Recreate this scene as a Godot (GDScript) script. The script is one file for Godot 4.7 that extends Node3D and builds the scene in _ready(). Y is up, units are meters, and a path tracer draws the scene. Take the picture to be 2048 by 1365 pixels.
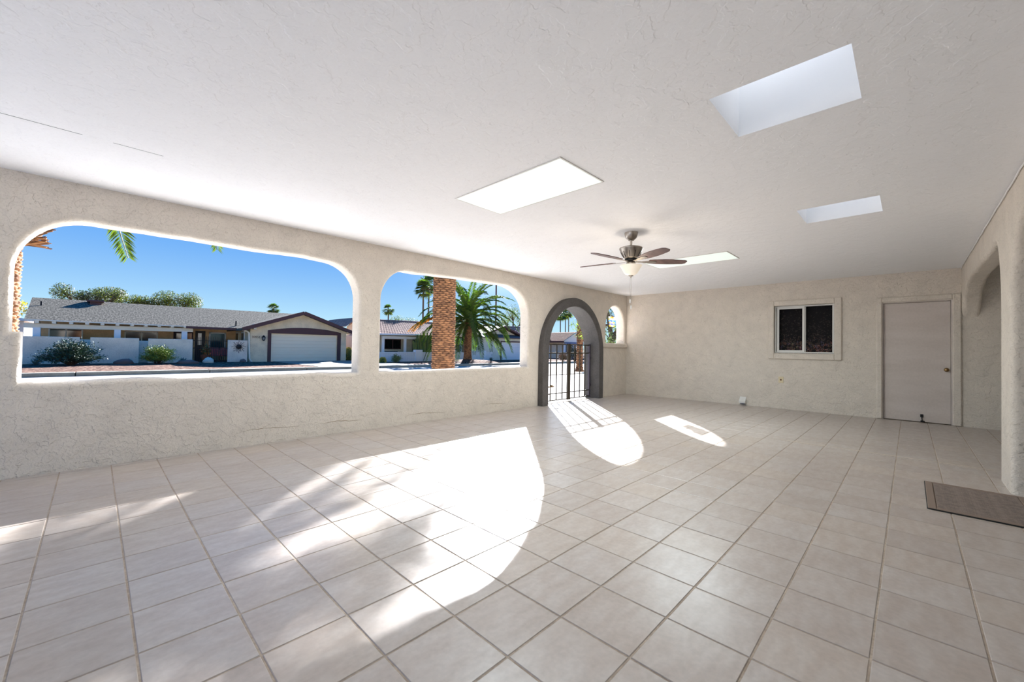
extends Node3D
# A tiled, stucco-walled covered patio looking out through arched openings on a desert street.
# y is up, metres; the patio floor is y = 0, the street side wall is x = -5.3, the end wall z = -9.71.

const CAM_H := 1.14
const CAM_YAW := -0.773156
const CAM_PITCH := 0.017443
const CAM_ROLL := 0.015783
const FOCAL := 814.86          # pixels, for a 2048 x 1365 frame
const XL := -5.30              # inner face of the street wall
const XLO := -5.55             # outer face
const ZB := -9.71              # end wall
const YC := 2.547              # ceiling
const XR := 0.60               # right wall face
const G := -0.16               # ground outside
const TILE := 0.3195
const TX0 := -2.9803
const TZ0 := -0.1846

var cam_r: Vector3
var cam_u: Vector3
var cam_f: Vector3
var used := {}
var M := {}

# ---------------------------------------------------------------- names, metas
func numbered(parent: Node, called: String) -> String:
	var key := str(parent.get_instance_id()) + called
	var k: int = used.get(key, 0)
	used[key] = k + 1
	return called if k == 0 else "%s_%03d" % [called, k]

func put(called: String, mesh: Mesh, mat: Material, parent: Node = self, at := Transform3D.IDENTITY) -> MeshInstance3D:
	var o := MeshInstance3D.new()
	o.name = numbered(parent, called)
	o.mesh = mesh
	if mat: o.material_override = mat
	o.transform = at
	o.cast_shadow = GeometryInstance3D.SHADOW_CASTING_SETTING_ON
	parent.add_child(o, true)
	return o

func thing(called: String, label: String, category: String, at := Vector3.ZERO, turn := 0.0, group := "") -> Node3D:
	var o := Node3D.new()
	o.name = numbered(self, called)
	add_child(o, true)
	o.position = at
	o.rotation.y = turn
	tag(o, label, category, group)
	return o

func tag(o: Node, label: String, category: String, group := "") -> void:
	o.set_meta("label", label)
	o.set_meta("category", category)
	if group != "": o.set_meta("group", group)

func structure(o: Node, label: String, category: String) -> Node:
	o.set_meta("kind", "structure")
	o.set_meta("label", label)
	o.set_meta("category", category)
	return o

func snode(called: String, label: String, category: String) -> Node3D:
	var o := Node3D.new()
	o.name = numbered(self, called)
	add_child(o, true)
	structure(o, label, category)
	return o

# ---------------------------------------------------------------- pixels to points
func ray(px: float, py: float) -> Vector3:
	return cam_f + cam_r * ((px - 1024.0) / FOCAL) - cam_u * ((py - 682.5) / FOCAL)
func onx(px: float, py: float, x: float) -> Vector3:
	var d := ray(px, py)
	return d * (x / d.x) + Vector3(0, CAM_H, 0)
func onz(px: float, py: float, z: float) -> Vector3:
	var d := ray(px, py)
	return d * (z / d.z) + Vector3(0, CAM_H, 0)
func ony(px: float, py: float, y: float) -> Vector3:
	var d := ray(px, py)
	return d * ((y - CAM_H) / d.y) + Vector3(0, CAM_H, 0)
func far(px: float, py: float, dist: float) -> Vector3:
	var d := ray(px, py)
	return d * (dist / Vector2(d.x, d.z).length()) + Vector3(0, CAM_H, 0)

# ---------------------------------------------------------------- mesh builder
class MB:
	var v := PackedVector3Array()
	var n := PackedVector3Array()
	var uv := PackedVector2Array()
	var c := PackedColorArray()
	var ix := PackedInt32Array()
	var col := Color(1, 1, 1)
	func vert(p: Vector3, nn: Vector3, t := Vector2.ZERO) -> int:
		v.append(p); n.append(nn); uv.append(t); c.append(col)
		return v.size() - 1
	func face(a: int, b: int, d: int) -> void:
		# wind clockwise as seen from the side the normals point to
		var g := (v[b] - v[a]).cross(v[d] - v[a])
		if g.dot(n[a] + n[b] + n[d]) > 0.0:
			ix.append(a); ix.append(d); ix.append(b)
		else:
			ix.append(a); ix.append(b); ix.append(d)
	func tri(a: Vector3, b: Vector3, d: Vector3, out: Vector3) -> void:
		var g := (b - a).cross(d - a).normalized()
		if g.dot(out) < 0.0: g = -g
		var i := vert(a, g); vert(b, g); vert(d, g)
		face(i, i + 1, i + 2)
	func quad(a: Vector3, b: Vector3, d: Vector3, e: Vector3, out: Vector3) -> void:
		var g := (d - a).cross(e - b).normalized()
		if g.dot(out) < 0.0: g = -g
		var i := vert(a, g, Vector2(0, 0)); vert(b, g, Vector2(1, 0)); vert(d, g, Vector2(1, 1)); vert(e, g, Vector2(0, 1))
		face(i, i + 1, i + 2); face(i, i + 2, i + 3)
	func nquad(p: Array, nn: Array) -> void:
		var i := vert(p[0], nn[0]); vert(p[1], nn[1]); vert(p[2], nn[2]); vert(p[3], nn[3])
		face(i, i + 1, i + 2); face(i, i + 2, i + 3)
	func box(at: Vector3, size: Vector3, b := 0.0, basis := Basis.IDENTITY) -> void:
		var h := size * 0.5
		b = minf(b, minf(h.x, minf(h.y, h.z)) * 0.98)
		var P := func(s: Vector3, axis: int) -> Vector3:
			var q := Vector3(s.x * h.x, s.y * h.y, s.z * h.z)
			for k in 3:
				if k != axis: q[k] -= s[k] * b
			return at + basis * q
		for axis in 3:
			var a1 := (axis + 1) % 3
			var a2 := (axis + 2) % 3
			for sg: float in [-1.0, 1.0]:
				var s := Vector3.ZERO
				s[axis] = sg
				var cs: Array = []
				for w: Vector2 in [Vector2(-1, -1), Vector2(1, -1), Vector2(1, 1), Vector2(-1, 1)]:
					var t := s
					t[a1] = w.x; t[a2] = w.y
					cs.append(P.call(t, axis))
				quad(cs[0], cs[1], cs[2], cs[3], basis * s)
		if b > 0.0005:
			for axis in 3:
				var a1 := (axis + 1) % 3
				var a2 := (axis + 2) % 3
				for w: Vector2 in [Vector2(-1, -1), Vector2(1, -1), Vector2(1, 1), Vector2(-1, 1)]:
					var s0 := Vector3.ZERO
					s0[a1] = w.x; s0[a2] = w.y
					var s1 := s0
					s0[axis] = -1; s1[axis] = 1
					var o := Vector3.ZERO
					o[a1] = w.x; o[a2] = w.y
					quad(P.call(s0, a1), P.call(s1, a1), P.call(s1, a2), P.call(s0, a2), basis * o)
			for sx: float in [-1.0, 1.0]:
				for sy: float in [-1.0, 1.0]:
					for sz: float in [-1.0, 1.0]:
						var s := Vector3(sx, sy, sz)
						tri(P.call(s, 0), P.call(s, 1), P.call(s, 2), basis * s)
	func span(a: Vector3, b: Vector3, bev := 0.0) -> void:
		box((a + b) * 0.5, (b - a).abs(), bev)
	# a beam of rectangular section from a to b
	func beam(a: Vector3, b: Vector3, w: float, h: float, bev := 0.0, up := Vector3.UP) -> void:
		var z := (b - a).normalized()
		if absf(z.dot(up)) > 0.98: up = Vector3.RIGHT
		var x := up.cross(z).normalized()
		var y := z.cross(x)
		box((a + b) * 0.5, Vector3(w, h, (b - a).length()), bev, Basis(x, y, z))
	func tube(pts: Array, radii: Array, sides := 8, caps := true) -> void:
		var x := Vector3.ZERO
		var rings: Array = []
		for i in pts.size():
			var d: Vector3 = (pts[mini(i + 1, pts.size() - 1)] - pts[maxi(i - 1, 0)]).normalized()
			if x == Vector3.ZERO:
				x = d.cross(Vector3.UP if absf(d.y) < 0.9 else Vector3.RIGHT).normalized()
			x = (x - d * x.dot(d)).normalized()
			var y := d.cross(x)
			var ring := PackedInt32Array()
			var r: float = radii[mini(i, radii.size() - 1)]
			for k in sides + 1:
				var a := TAU * k / sides
				var nn := x * cos(a) + y * sin(a)
				ring.append(vert(pts[i] + nn * r, nn, Vector2(float(k) / sides, float(i) / maxf(1.0, pts.size() - 1))))
			rings.append(ring)
		for i in rings.size() - 1:
			for k in sides:
				face(rings[i][k], rings[i][k + 1], rings[i + 1][k + 1])
				face(rings[i][k], rings[i + 1][k + 1], rings[i + 1][k])
		if caps:
			for e in [0, pts.size() - 1]:
				var d: Vector3 = (pts[e] - pts[1 if e == 0 else e - 1]).normalized()
				for k in sides:
					tri(pts[e], v[rings[e][k]], v[rings[e][k + 1]], d)
	# profile of Vector2(radius, y), smooth
	func lathe(at: Vector3, prof: Array, seg := 32) -> void:
		var rings: Array = []
		for i in prof.size():
			var t: Vector2 = prof[mini(i + 1, prof.size() - 1)] - prof[maxi(i - 1, 0)]
			var nn2 := Vector2(t.y, -t.x).normalized()
			var ring := PackedInt32Array()
			for k in seg + 1:
				var a := TAU * k / seg
				ring.append(vert(at + Vector3(cos(a) * prof[i].x, prof[i].y, sin(a) * prof[i].x), Vector3(cos(a) * nn2.x, nn2.y, sin(a) * nn2.x), Vector2(float(k) / seg, float(i) / (prof.size() - 1))))
			rings.append(ring)
		for i in rings.size() - 1:
			for k in seg:
				face(rings[i][k], rings[i][k + 1], rings[i + 1][k + 1])
				face(rings[i][k], rings[i + 1][k + 1], rings[i + 1][k])
	# flat polygon (in the plane o + U*x + V*y), extruded along D
	func prism(poly: PackedVector2Array, o: Vector3, U: Vector3, V: Vector3, D: Vector3) -> void:
		var t := Geometry2D.triangulate_polygon(poly)
		var dn := D.normalized()
		for side in 2:
			var off := Vector3.ZERO if side == 0 else D
			var nn := -dn if side == 0 else dn
			for k in range(0, t.size(), 3):
				tri(o + off + U * poly[t[k]].x + V * poly[t[k]].y, o + off + U * poly[t[k + 1]].x + V * poly[t[k + 1]].y, o + off + U * poly[t[k + 2]].x + V * poly[t[k + 2]].y, nn)
		var cw := Geometry2D.is_polygon_clockwise(poly)
		for k in poly.size():
			var a := poly[k]
			var b := poly[(k + 1) % poly.size()]
			var e := b - a
			var out2 := Vector2(e.y, -e.x) if not cw else Vector2(-e.y, e.x)
			var pa := o + U * a.x + V * a.y
			var pb := o + U * b.x + V * b.y
			quad(pa, pb, pb + D, pa + D, U * out2.x + V * out2.y)
	func mesh() -> ArrayMesh:
		var a: Array = []
		a.resize(Mesh.ARRAY_MAX)
		a[Mesh.ARRAY_VERTEX] = v
		a[Mesh.ARRAY_NORMAL] = n
		a[Mesh.ARRAY_TEX_UV] = uv
		a[Mesh.ARRAY_COLOR] = c
		a[Mesh.ARRAY_INDEX] = ix
		var m := ArrayMesh.new()
		m.add_surface_from_arrays(Mesh.PRIMITIVE_TRIANGLES, a)
		return m

func bmesh(size: Vector3, bev := 0.0, at := Vector3.ZERO) -> ArrayMesh:
	var b := MB.new()
	b.box(at, size, bev)
	return b.mesh()
func span(a: Vector3, b: Vector3, bev := 0.0) -> ArrayMesh:
	var m := MB.new()
	m.span(a, b, bev)
	return m.mesh()
func beam(a: Vector3, b: Vector3, w: float, h: float, bev := 0.0, up := Vector3.UP) -> ArrayMesh:
	var m := MB.new()
	m.beam(a, b, w, h, bev, up)
	return m.mesh()
func tube(pts: Array, radii: Array, sides := 8) -> ArrayMesh:
	var m := MB.new()
	m.tube(pts, radii, sides)
	return m.mesh()
func lathe(prof: Array, seg := 32) -> ArrayMesh:
	var m := MB.new()
	m.lathe(Vector3.ZERO, prof, seg)
	return m.mesh()
func prism(poly: PackedVector2Array, o: Vector3, U: Vector3, V: Vector3, D: Vector3) -> ArrayMesh:
	var m := MB.new()
	m.prism(poly, o, U, V, D)
	return m.mesh()

# ---------------------------------------------------------------- materials
func noise(s: int, freq: float, oct := 4, type := FastNoiseLite.TYPE_SIMPLEX_SMOOTH, fract := FastNoiseLite.FRACTAL_FBM) -> FastNoiseLite:
	var f := FastNoiseLite.new()
	f.seed = s
	f.noise_type = type
	f.frequency = freq
	f.fractal_type = fract
	f.fractal_octaves = oct
	return f

func layer(f: FastNoiseLite, w: int, h: int) -> PackedByteArray:
	var im := f.get_seamless_image(w, h)
	im.convert(Image.FORMAT_L8)
	return im.get_data()

func tex(im: Image) -> ImageTexture:
	return ImageTexture.create_from_image(im)

func mat(c: Color, rough := 0.8, metal := 0.0) -> StandardMaterial3D:
	var m := StandardMaterial3D.new()
	m.albedo_color = c
	m.roughness = rough
	m.metallic = metal
	return m

func vmat(rough := 0.8, back := Color.BLACK) -> StandardMaterial3D:
	var m := mat(Color.WHITE, rough)
	m.vertex_color_use_as_albedo = true
	m.cull_mode = BaseMaterial3D.CULL_DISABLED
	if back != Color.BLACK:
		m.backlight_enabled = true
		m.backlight = back
	return m

func rgb8(r: int, g: int, b: int) -> Color:
	return Color8(r, g, b)

func lin(r: int, g: int, b: int) -> Color:
	return Color8(r, g, b).srgb_to_linear()

# hand trowelled stucco: raised plates with broken edges; dirt sits in the crevices
func stucco_textures(s: int, w: int, amount: float, dirt: float, tint: Color, vary := 0.05) -> Array:
	var n1 := layer(noise(s, 0.011, 4), w, w)
	var n2 := layer(noise(s + 1, 0.02, 4), w, w)
	var n3 := layer(noise(s + 2, 0.09, 3), w, w)
	var n4 := layer(noise(s + 3, 0.006, 2), w, w)
	var hb := PackedByteArray()
	hb.resize(w * w)
	var cb := PackedByteArray()
	cb.resize(w * w * 3)
	for i in w * w:
		var a := n1[i] / 255.0
		var b := n2[i] / 255.0
		var g := n3[i] / 255.0
		var k := n4[i] / 255.0
		var p1 := clampf((a - 0.5) / 0.03, 0.0, 1.0)
		var p2 := clampf((b - 0.56) / 0.03, 0.0, 1.0)
		var p3 := clampf((0.42 - b) / 0.03, 0.0, 1.0)
		var hh := 0.3 + 0.34 * p1 + 0.26 * p2 - 0.16 * p3 + (g - 0.5) * 0.30 * amount
		hb[i] = int(clampf(hh, 0.0, 1.0) * 255.0)
		var e1 := maxf(0.0, 1.0 - absf(a - 0.508) / 0.011) * clampf((k - 0.50) * 6.0, 0.0, 1.0)
		var e2 := maxf(0.0, 1.0 - absf(b - 0.57) / 0.014) * clampf((0.42 - k) * 6.0, 0.0, 1.0)
		var spk := clampf((0.28 - g) * 8.0, 0.0, 1.0)
		var dd := dirt * clampf(maxf(e1, e2) + 0.55 * spk, 0.0, 1.0) * clampf((g - 0.25) * 4.0 + spk, 0.0, 1.0)
		var tone := 1.0 + (k - 0.5) * vary + (g - 0.5) * vary
		cb[i * 3] = int(clampf(tint.r * tone * (1.0 - 0.50 * dd), 0.0, 1.0) * 255.0)
		cb[i * 3 + 1] = int(clampf(tint.g * tone * (1.0 - 0.56 * dd), 0.0, 1.0) * 255.0)
		cb[i * 3 + 2] = int(clampf(tint.b * tone * (1.0 - 0.62 * dd), 0.0, 1.0) * 255.0)
	return [tex(Image.create_from_data(w, w, false, Image.FORMAT_RGB8, cb)), tex(Image.create_from_data(w, w, false, Image.FORMAT_L8, hb))]

# two or three tones mixed by noise
func mottle(s: int, w: int, freq: Vector2, a: Color, b: Color, fine := 0.15, freq2 := 0.12) -> ImageTexture:
	var f1 := noise(s, 0.01, 4)
	var w1 := maxi(8, int(w * freq.x))
	var h1 := maxi(8, int(w * freq.y))
	var im1 := f1.get_seamless_image(w1, h1)
	im1.convert(Image.FORMAT_L8)
	im1.resize(w, w, Image.INTERPOLATE_CUBIC)
	var d1 := im1.get_data()
	var d2 := layer(noise(s + 7, freq2, 3), w, w)
	var cb := PackedByteArray()
	cb.resize(w * w * 3)
	for i in w * w:
		var t := clampf((d1[i] / 255.0 - 0.5) * 1.6 + 0.5, 0.0, 1.0)
		var k := 1.0 + (d2[i] / 255.0 - 0.5) * 2.0 * fine
		var q := a.lerp(b, t)
		cb[i * 3] = int(clampf(q.r * k, 0.0, 1.0) * 255.0)
		cb[i * 3 + 1] = int(clampf(q.g * k, 0.0, 1.0) * 255.0)
		cb[i * 3 + 2] = int(clampf(q.b * k, 0.0, 1.0) * 255.0)
	return tex(Image.create_from_data(w, w, false, Image.FORMAT_RGB8, cb))

# stones of gravel: cells of different colour
func gravel_tex(s: int, w: int, tones: Array) -> Array:
	var f := noise(s, 0.055, 1, FastNoiseLite.TYPE_CELLULAR)
	f.cellular_return_type = FastNoiseLite.RETURN_CELL_VALUE
	var d := noise(s, 0.055, 1, FastNoiseLite.TYPE_CELLULAR)
	d.cellular_return_type = FastNoiseLite.RETURN_DISTANCE
	var a := layer(f, w, w)
	var b := layer(d, w, w)
	var cb := PackedByteArray()
	cb.resize(w * w * 3)
	var hb := PackedByteArray()
	hb.resize(w * w)
	for i in w * w:
		var q: Color = tones[(a[i] * 7) % tones.size()]
		cb[i * 3] = int(q.r * 255.0)
		cb[i * 3 + 1] = int(q.g * 255.0)
		cb[i * 3 + 2] = int(q.b * 255.0)
		hb[i] = 255 - b[i]
	return [tex(Image.create_from_data(w, w, false, Image.FORMAT_RGB8, cb)), tex(Image.create_from_data(w, w, false, Image.FORMAT_L8, hb))]

func world_tex(m: StandardMaterial3D, albedo: Texture2D, scale: float, height: Texture2D = null, relief := 0.0) -> StandardMaterial3D:
	m.albedo_texture = albedo
	m.uv1_triplanar = true
	m.uv1_world_triplanar = true
	m.uv1_scale = Vector3.ONE * scale
	m.uv1_triplanar_sharpness = 6.0
	if height:
		m.heightmap_enabled = true
		m.heightmap_texture = height
		m.heightmap_scale = relief
	return m

func make_materials() -> void:
	var st := stucco_textures(11, 1024, 0.55, 0.42, rgb8(222, 212, 198))
	M.stucco = world_tex(mat(Color.WHITE, 0.92), st[0], 0.55, st[1], 0.75)
	var ct := stucco_textures(41, 1024, 0.35, 0.10, rgb8(249, 249, 249), 0.008)
	M.ceiling = world_tex(mat(Color.WHITE, 0.9), ct[0], 0.42, ct[1], 0.35)
	M.white_plaster = mat(rgb8(240, 240, 238), 0.9)
	M.arch = world_tex(mat(rgb8(92, 88, 85), 0.85), mottle(61, 256, Vector2(1, 1), Color(0.9, 0.9, 0.9), Color(1, 1, 1), 0.10), 0.9, st[1], 0.5)
	# floor
	M.grout = world_tex(mat(Color.WHITE, 0.95), mottle(71, 256, Vector2(1, 1), rgb8(160, 144, 128), rgb8(180, 165, 148), 0.10), 1.2)
	var tt := mottle(81, 1024, Vector2(2.2, 0.8), rgb8(179, 167, 157), rgb8(190, 181, 173), 0.035, 0.05)
	var tints := [Color(1, 1, 1), Color(0.985, 0.98, 0.975), Color(0.97, 0.962, 0.955), Color(1.0, 0.99, 0.975)]
	var tl: Array = []
	for k in 4:
		var m := world_tex(mat(tints[k], 0.31), tt, 0.55)
		m.uv1_offset = Vector3(0.13 * k, 0, 0.29 * k)
		tl.append(m)
	M.tiles = tl
	M.joint = mat(rgb8(196, 184, 170), 0.8)
	M.door = world_tex(mat(rgb8(214, 203, 194), 0.55), mottle(91, 256, Vector2(0.5, 2.0), Color(0.965, 0.96, 0.955), Color(1, 1, 1), 0.02), 0.8)
	M.white_metal = mat(rgb8(226, 224, 218), 0.45)
	M.iron = mat(rgb8(58, 50, 38), 0.55, 0.3)
	M.iron2 = mat(rgb8(70, 62, 72), 0.55, 0.3)
	M.black_metal = mat(rgb8(26, 25, 27), 0.5, 0.4)
	M.nickel = mat(rgb8(172, 164, 154), 0.32, 1.0)
	M.brass = mat(rgb8(150, 122, 84), 0.35, 1.0)
	M.walnut = world_tex(mat(rgb8(110, 84, 78), 0.5), mottle(101, 256, Vector2(3, 0.4), Color(0.8, 0.78, 0.78), Color(1, 1, 1), 0.05), 1.5)
	M.ivory = mat(rgb8(226, 210, 172), 0.5)
	M.brown_hole = mat(rgb8(112, 76, 48), 0.6)
	M.brown_crack = mat(rgb8(158, 138, 112), 0.95)
	M.rubber = mat(rgb8(30, 28, 26), 0.8)
	# outdoors
	M.tan_wall = world_tex(mat(rgb8(242, 220, 184), 0.95), mottle(111, 256, Vector2(1, 1), Color(0.93, 0.93, 0.93), Color(1, 1, 1), 0.05), 0.4)
	M.court_wall = world_tex(mat(rgb8(240, 224, 202), 0.95), mottle(113, 256, Vector2(1, 1), Color(0.93, 0.93, 0.93), Color(1, 1, 1), 0.05), 0.4)
	M.orange_wall = world_tex(mat(rgb8(238, 196, 144), 0.95), mottle(112, 256, Vector2(1, 1), Color(0.9, 0.9, 0.9), Color(1, 1, 1), 0.05), 0.4)
	M.pink_wall = mat(rgb8(226, 196, 178), 0.95)
	M.brown_trim = mat(rgb8(88, 58, 56), 0.75)
	M.cream = mat(rgb8(238, 226, 204), 0.8)
	M.white_paint = mat(rgb8(236, 236, 234), 0.75)
	M.garage = mat(rgb8(246, 230, 200), 0.7)
	M.white_garage = mat(rgb8(240, 238, 234), 0.7)
	M.cream_wall = world_tex(mat(rgb8(232, 226, 206), 0.95), mottle(114, 256, Vector2(1, 1), Color(0.95, 0.95, 0.95), Color(1, 1, 1), 0.04), 0.4)
	M.shingle = world_tex(mat(Color.WHITE, 0.95), mottle(121, 512, Vector2(3.0, 14.0), rgb8(76, 73, 66), rgb8(120, 114, 103), 0.25, 0.09), 0.14)
	M.clay_tile = world_tex(mat(Color.WHITE, 0.85), mottle(131, 256, Vector2(3, 3), rgb8(134, 106, 96), rgb8(166, 136, 122), 0.12), 0.25)
	M.red_tile = world_tex(mat(Color.WHITE, 0.85), mottle(132, 256, Vector2(3, 3), rgb8(140, 98, 74), rgb8(168, 124, 96), 0.12), 0.25)
	var gp := gravel_tex(141, 512, [rgb8(108, 84, 72), rgb8(82, 60, 52), rgb8(124, 99, 86), rgb8(60, 42, 37), rgb8(100, 76, 65), rgb8(140, 116, 100)])
	M.gravel = world_tex(mat(Color.WHITE, 0.95), gp[0], 0.35, gp[1], 2.0)
	var gt := gravel_tex(142, 512, [rgb8(132, 116, 102), rgb8(116, 100, 88), rgb8(146, 130, 116), rgb8(124, 108, 94)])
	M.ground = world_tex(mat(Color.WHITE, 0.95), gt[0], 0.3)
	M.asphalt = world_tex(mat(Color.WHITE, 0.9), mottle(151, 512, Vector2(1, 1), rgb8(156, 150, 141), rgb8(172, 166, 157), 0.10, 0.2), 0.2)
	M.concrete = world_tex(mat(Color.WHITE, 0.9), mottle(152, 512, Vector2(1, 1), rgb8(124, 116, 105), rgb8(136, 128, 117), 0.05), 0.2)
	M.pale_concrete = world_tex(mat(Color.WHITE, 0.9), mottle(154, 512, Vector2(1, 1), rgb8(220, 216, 210), rgb8(234, 230, 224), 0.05), 0.2)
	M.curb = world_tex(mat(Color.WHITE, 0.9), mottle(153, 256, Vector2(1, 1), rgb8(152, 140, 118), rgb8(168, 156, 134), 0.06), 0.4)
	for k in ["shingle", "clay_tile", "red_tile", "gravel", "ground", "asphalt", "tan_wall", "court_wall", "cream_wall"]: M[k].metallic_specular = 0.1
	M.dark_glass = mat(rgb8(24, 30, 34), 0.06)
	M.teal_glass = mat(rgb8(30, 70, 84), 0.08)
	M.dark_door = mat(rgb8(46, 36, 34), 0.6)
	var gl := mat(Color(0.05, 0.05, 0.05, 0.15), 0.6)
	gl.transparency = BaseMaterial3D.TRANSPARENCY_ALPHA
	gl.metallic_specular = 0.0
	M.glass = gl
	M.leaf = vmat(0.6, Color(0.75, 0.85, 0.35))
	M.leaf_gold = vmat(0.6, Color(1.0, 0.85, 0.4))
	M.leaf_dense = vmat(0.7)
	M.bark = vmat(0.95)
	M.terracotta = mat(rgb8(190, 98, 62), 0.85)
	M.rock = mat(rgb8(120, 98, 90), 0.95)

# ---------------------------------------------------------------- wall with openings
# the wall face is o + U*u + V*v, its body goes along D for t; openings are loops of (u, v)
func wall_mesh(o: Vector3, U: Vector3, V: Vector3, D: Vector3, t: float, u0: float, u1: float, v0: float, v1: float, opens: Array, r: float) -> ArrayMesh:
	var b := MB.new()
	var grown: Array = []
	var cuts: Array = [u0, u1]
	for loop: PackedVector2Array in opens:
		var cw := Geometry2D.is_polygon_clockwise(loop)
		var g := PackedVector2Array()
		var ns := PackedVector2Array()
		var m := loop.size()
		for i in m:
			var e0 := (loop[i] - loop[(i + m - 1) % m]).normalized()
			var e1 := (loop[(i + 1) % m] - loop[i]).normalized()
			var a := Vector2(e0.y, -e0.x) if not cw else Vector2(-e0.y, e0.x)
			var c := Vector2(e1.y, -e1.x) if not cw else Vector2(-e1.y, e1.x)
			var s := (a + c).normalized()
			var k := 1.0 / maxf(0.5, s.dot(a))
			g.append(loop[i] + s * r * k)
			ns.append(s)
		grown.append(g)
		for q in g: cuts.append(clampf(q.x, u0, u1))
		# the reveal: rounded arris, straight, rounded arris
		var prof: Array = []
		for k in 6:
			var th := PI * 0.5 * k / 5.0
			prof.append([r * (1.0 - sin(th)), r * (1.0 - cos(th)), cos(th), -sin(th)])
		for k in 6:
			var th := PI * 0.5 * (5 - k) / 5.0
			prof.append([r * (1.0 - sin(th)), t - r * (1.0 - cos(th)), -cos(th), -sin(th)])
		for i in m:
			var j := (i + 1) % m
			for k in prof.size() - 1:
				var p: Array = []
				var nn: Array = []
				for w in [[i, k], [j, k], [j, k + 1], [i, k + 1]]:
					var f: float = prof[w[1]][0] / r
					var q: Vector2 = loop[w[0]].lerp(g[w[0]], f)
					p.append(o + U * q.x + V * q.y + D * prof[w[1]][1])
					nn.append((-D * prof[w[1]][2] + (U * ns[w[0]].x + V * ns[w[0]].y) * prof[w[1]][3]).normalized())
				b.nquad(p, nn)
	cuts.sort()
	for i in cuts.size() - 1:
		var ua: float = cuts[i]
		var ub: float = cuts[i + 1]
		if ub - ua < 1e-5: continue
		var gaps: Array = []
		for g: PackedVector2Array in grown:
			var la := crossings(g, ua + 1e-6)
			var lb := crossings(g, ub - 1e-6)
			if la.size() >= 2 and lb.size() >= 2:
				gaps.append([la[0], la[-1], lb[0], lb[-1]])
		gaps.sort_custom(func(x, y): return x[0] < y[0])
		var ba := v0
		var bb := v0
		gaps.append([v1, v1, v1, v1])
		for q in gaps:
			if q[0] > ba + 1e-5 or q[2] > bb + 1e-5:
				for side in 2:
					var off := Vector3.ZERO if side == 0 else D * t
					b.quad(o + off + U * ua + V * ba, o + off + U * ub + V * bb, o + off + U * ub + V * maxf(bb, q[2]), o + off + U * ua + V * maxf(ba, q[0]), -D if side == 0 else D)
			ba = q[1]
			bb = q[3]
	for e in [[u0, -1.0], [u1, 1.0]]:
		var p: Vector3 = o + U * e[0]
		b.quad(p + V * v0, p + V * v1, p + V * v1 + D * t, p + V * v0 + D * t, U * e[1])
	for e in [[v0, -1.0], [v1, 1.0]]:
		var p: Vector3 = o + V * e[0]
		b.quad(p + U * u0, p + U * u1, p + U * u1 + D * t, p + U * u0 + D * t, V * e[1])
	return b.mesh()

func crossings(g: PackedVector2Array, u: float) -> Array:
	var r: Array = []
	for i in g.size():
		var a := g[i]
		var b := g[(i + 1) % g.size()]
		if (a.x - u) * (b.x - u) < 0.0:
			r.append(a.y + (b.y - a.y) * (u - a.x) / (b.x - a.x))
	r.sort()
	return r

func corner(cx: float, cy: float, rx: float, ry: float, a0: float, a1: float, k := 12) -> PackedVector2Array:
	var p := PackedVector2Array()
	for i in k + 1:
		var a := deg_to_rad(lerpf(a0, a1, float(i) / k))
		p.append(Vector2(cx + rx * cos(a), cy + ry * sin(a)))
	return p

func sliced(p: PackedVector2Array, step := 0.12) -> PackedVector2Array:
	var q := PackedVector2Array()
	for i in p.size():
		var a := p[i]
		var b := p[(i + 1) % p.size()]
		var k := maxi(1, int(a.distance_to(b) / step))
		for j in k: q.append(a.lerp(b, float(j) / k))
	return q

# the hand-made edge wanders a little
func wobble(p: PackedVector2Array, amp: float, s: int) -> PackedVector2Array:
	var f := noise(s, 1.4, 2)
	var q := PackedVector2Array()
	for i in p.size():
		q.append(p[i] + Vector2(0.0, f.get_noise_2d(p[i].x + 50.0, p[i].y)) * amp)
	return q

# ================================================================ the scene
func _ready() -> void:
	setup_view()
	make_materials()
	build_floor()
	build_shell()
	build_ground()
	build_gate()
	build_ceiling_things()
	build_fan()
	build_end_wall_things()
	build_small_things()
	build_house_one()
	build_house_two()
	build_house_three()
	build_plants()

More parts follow.
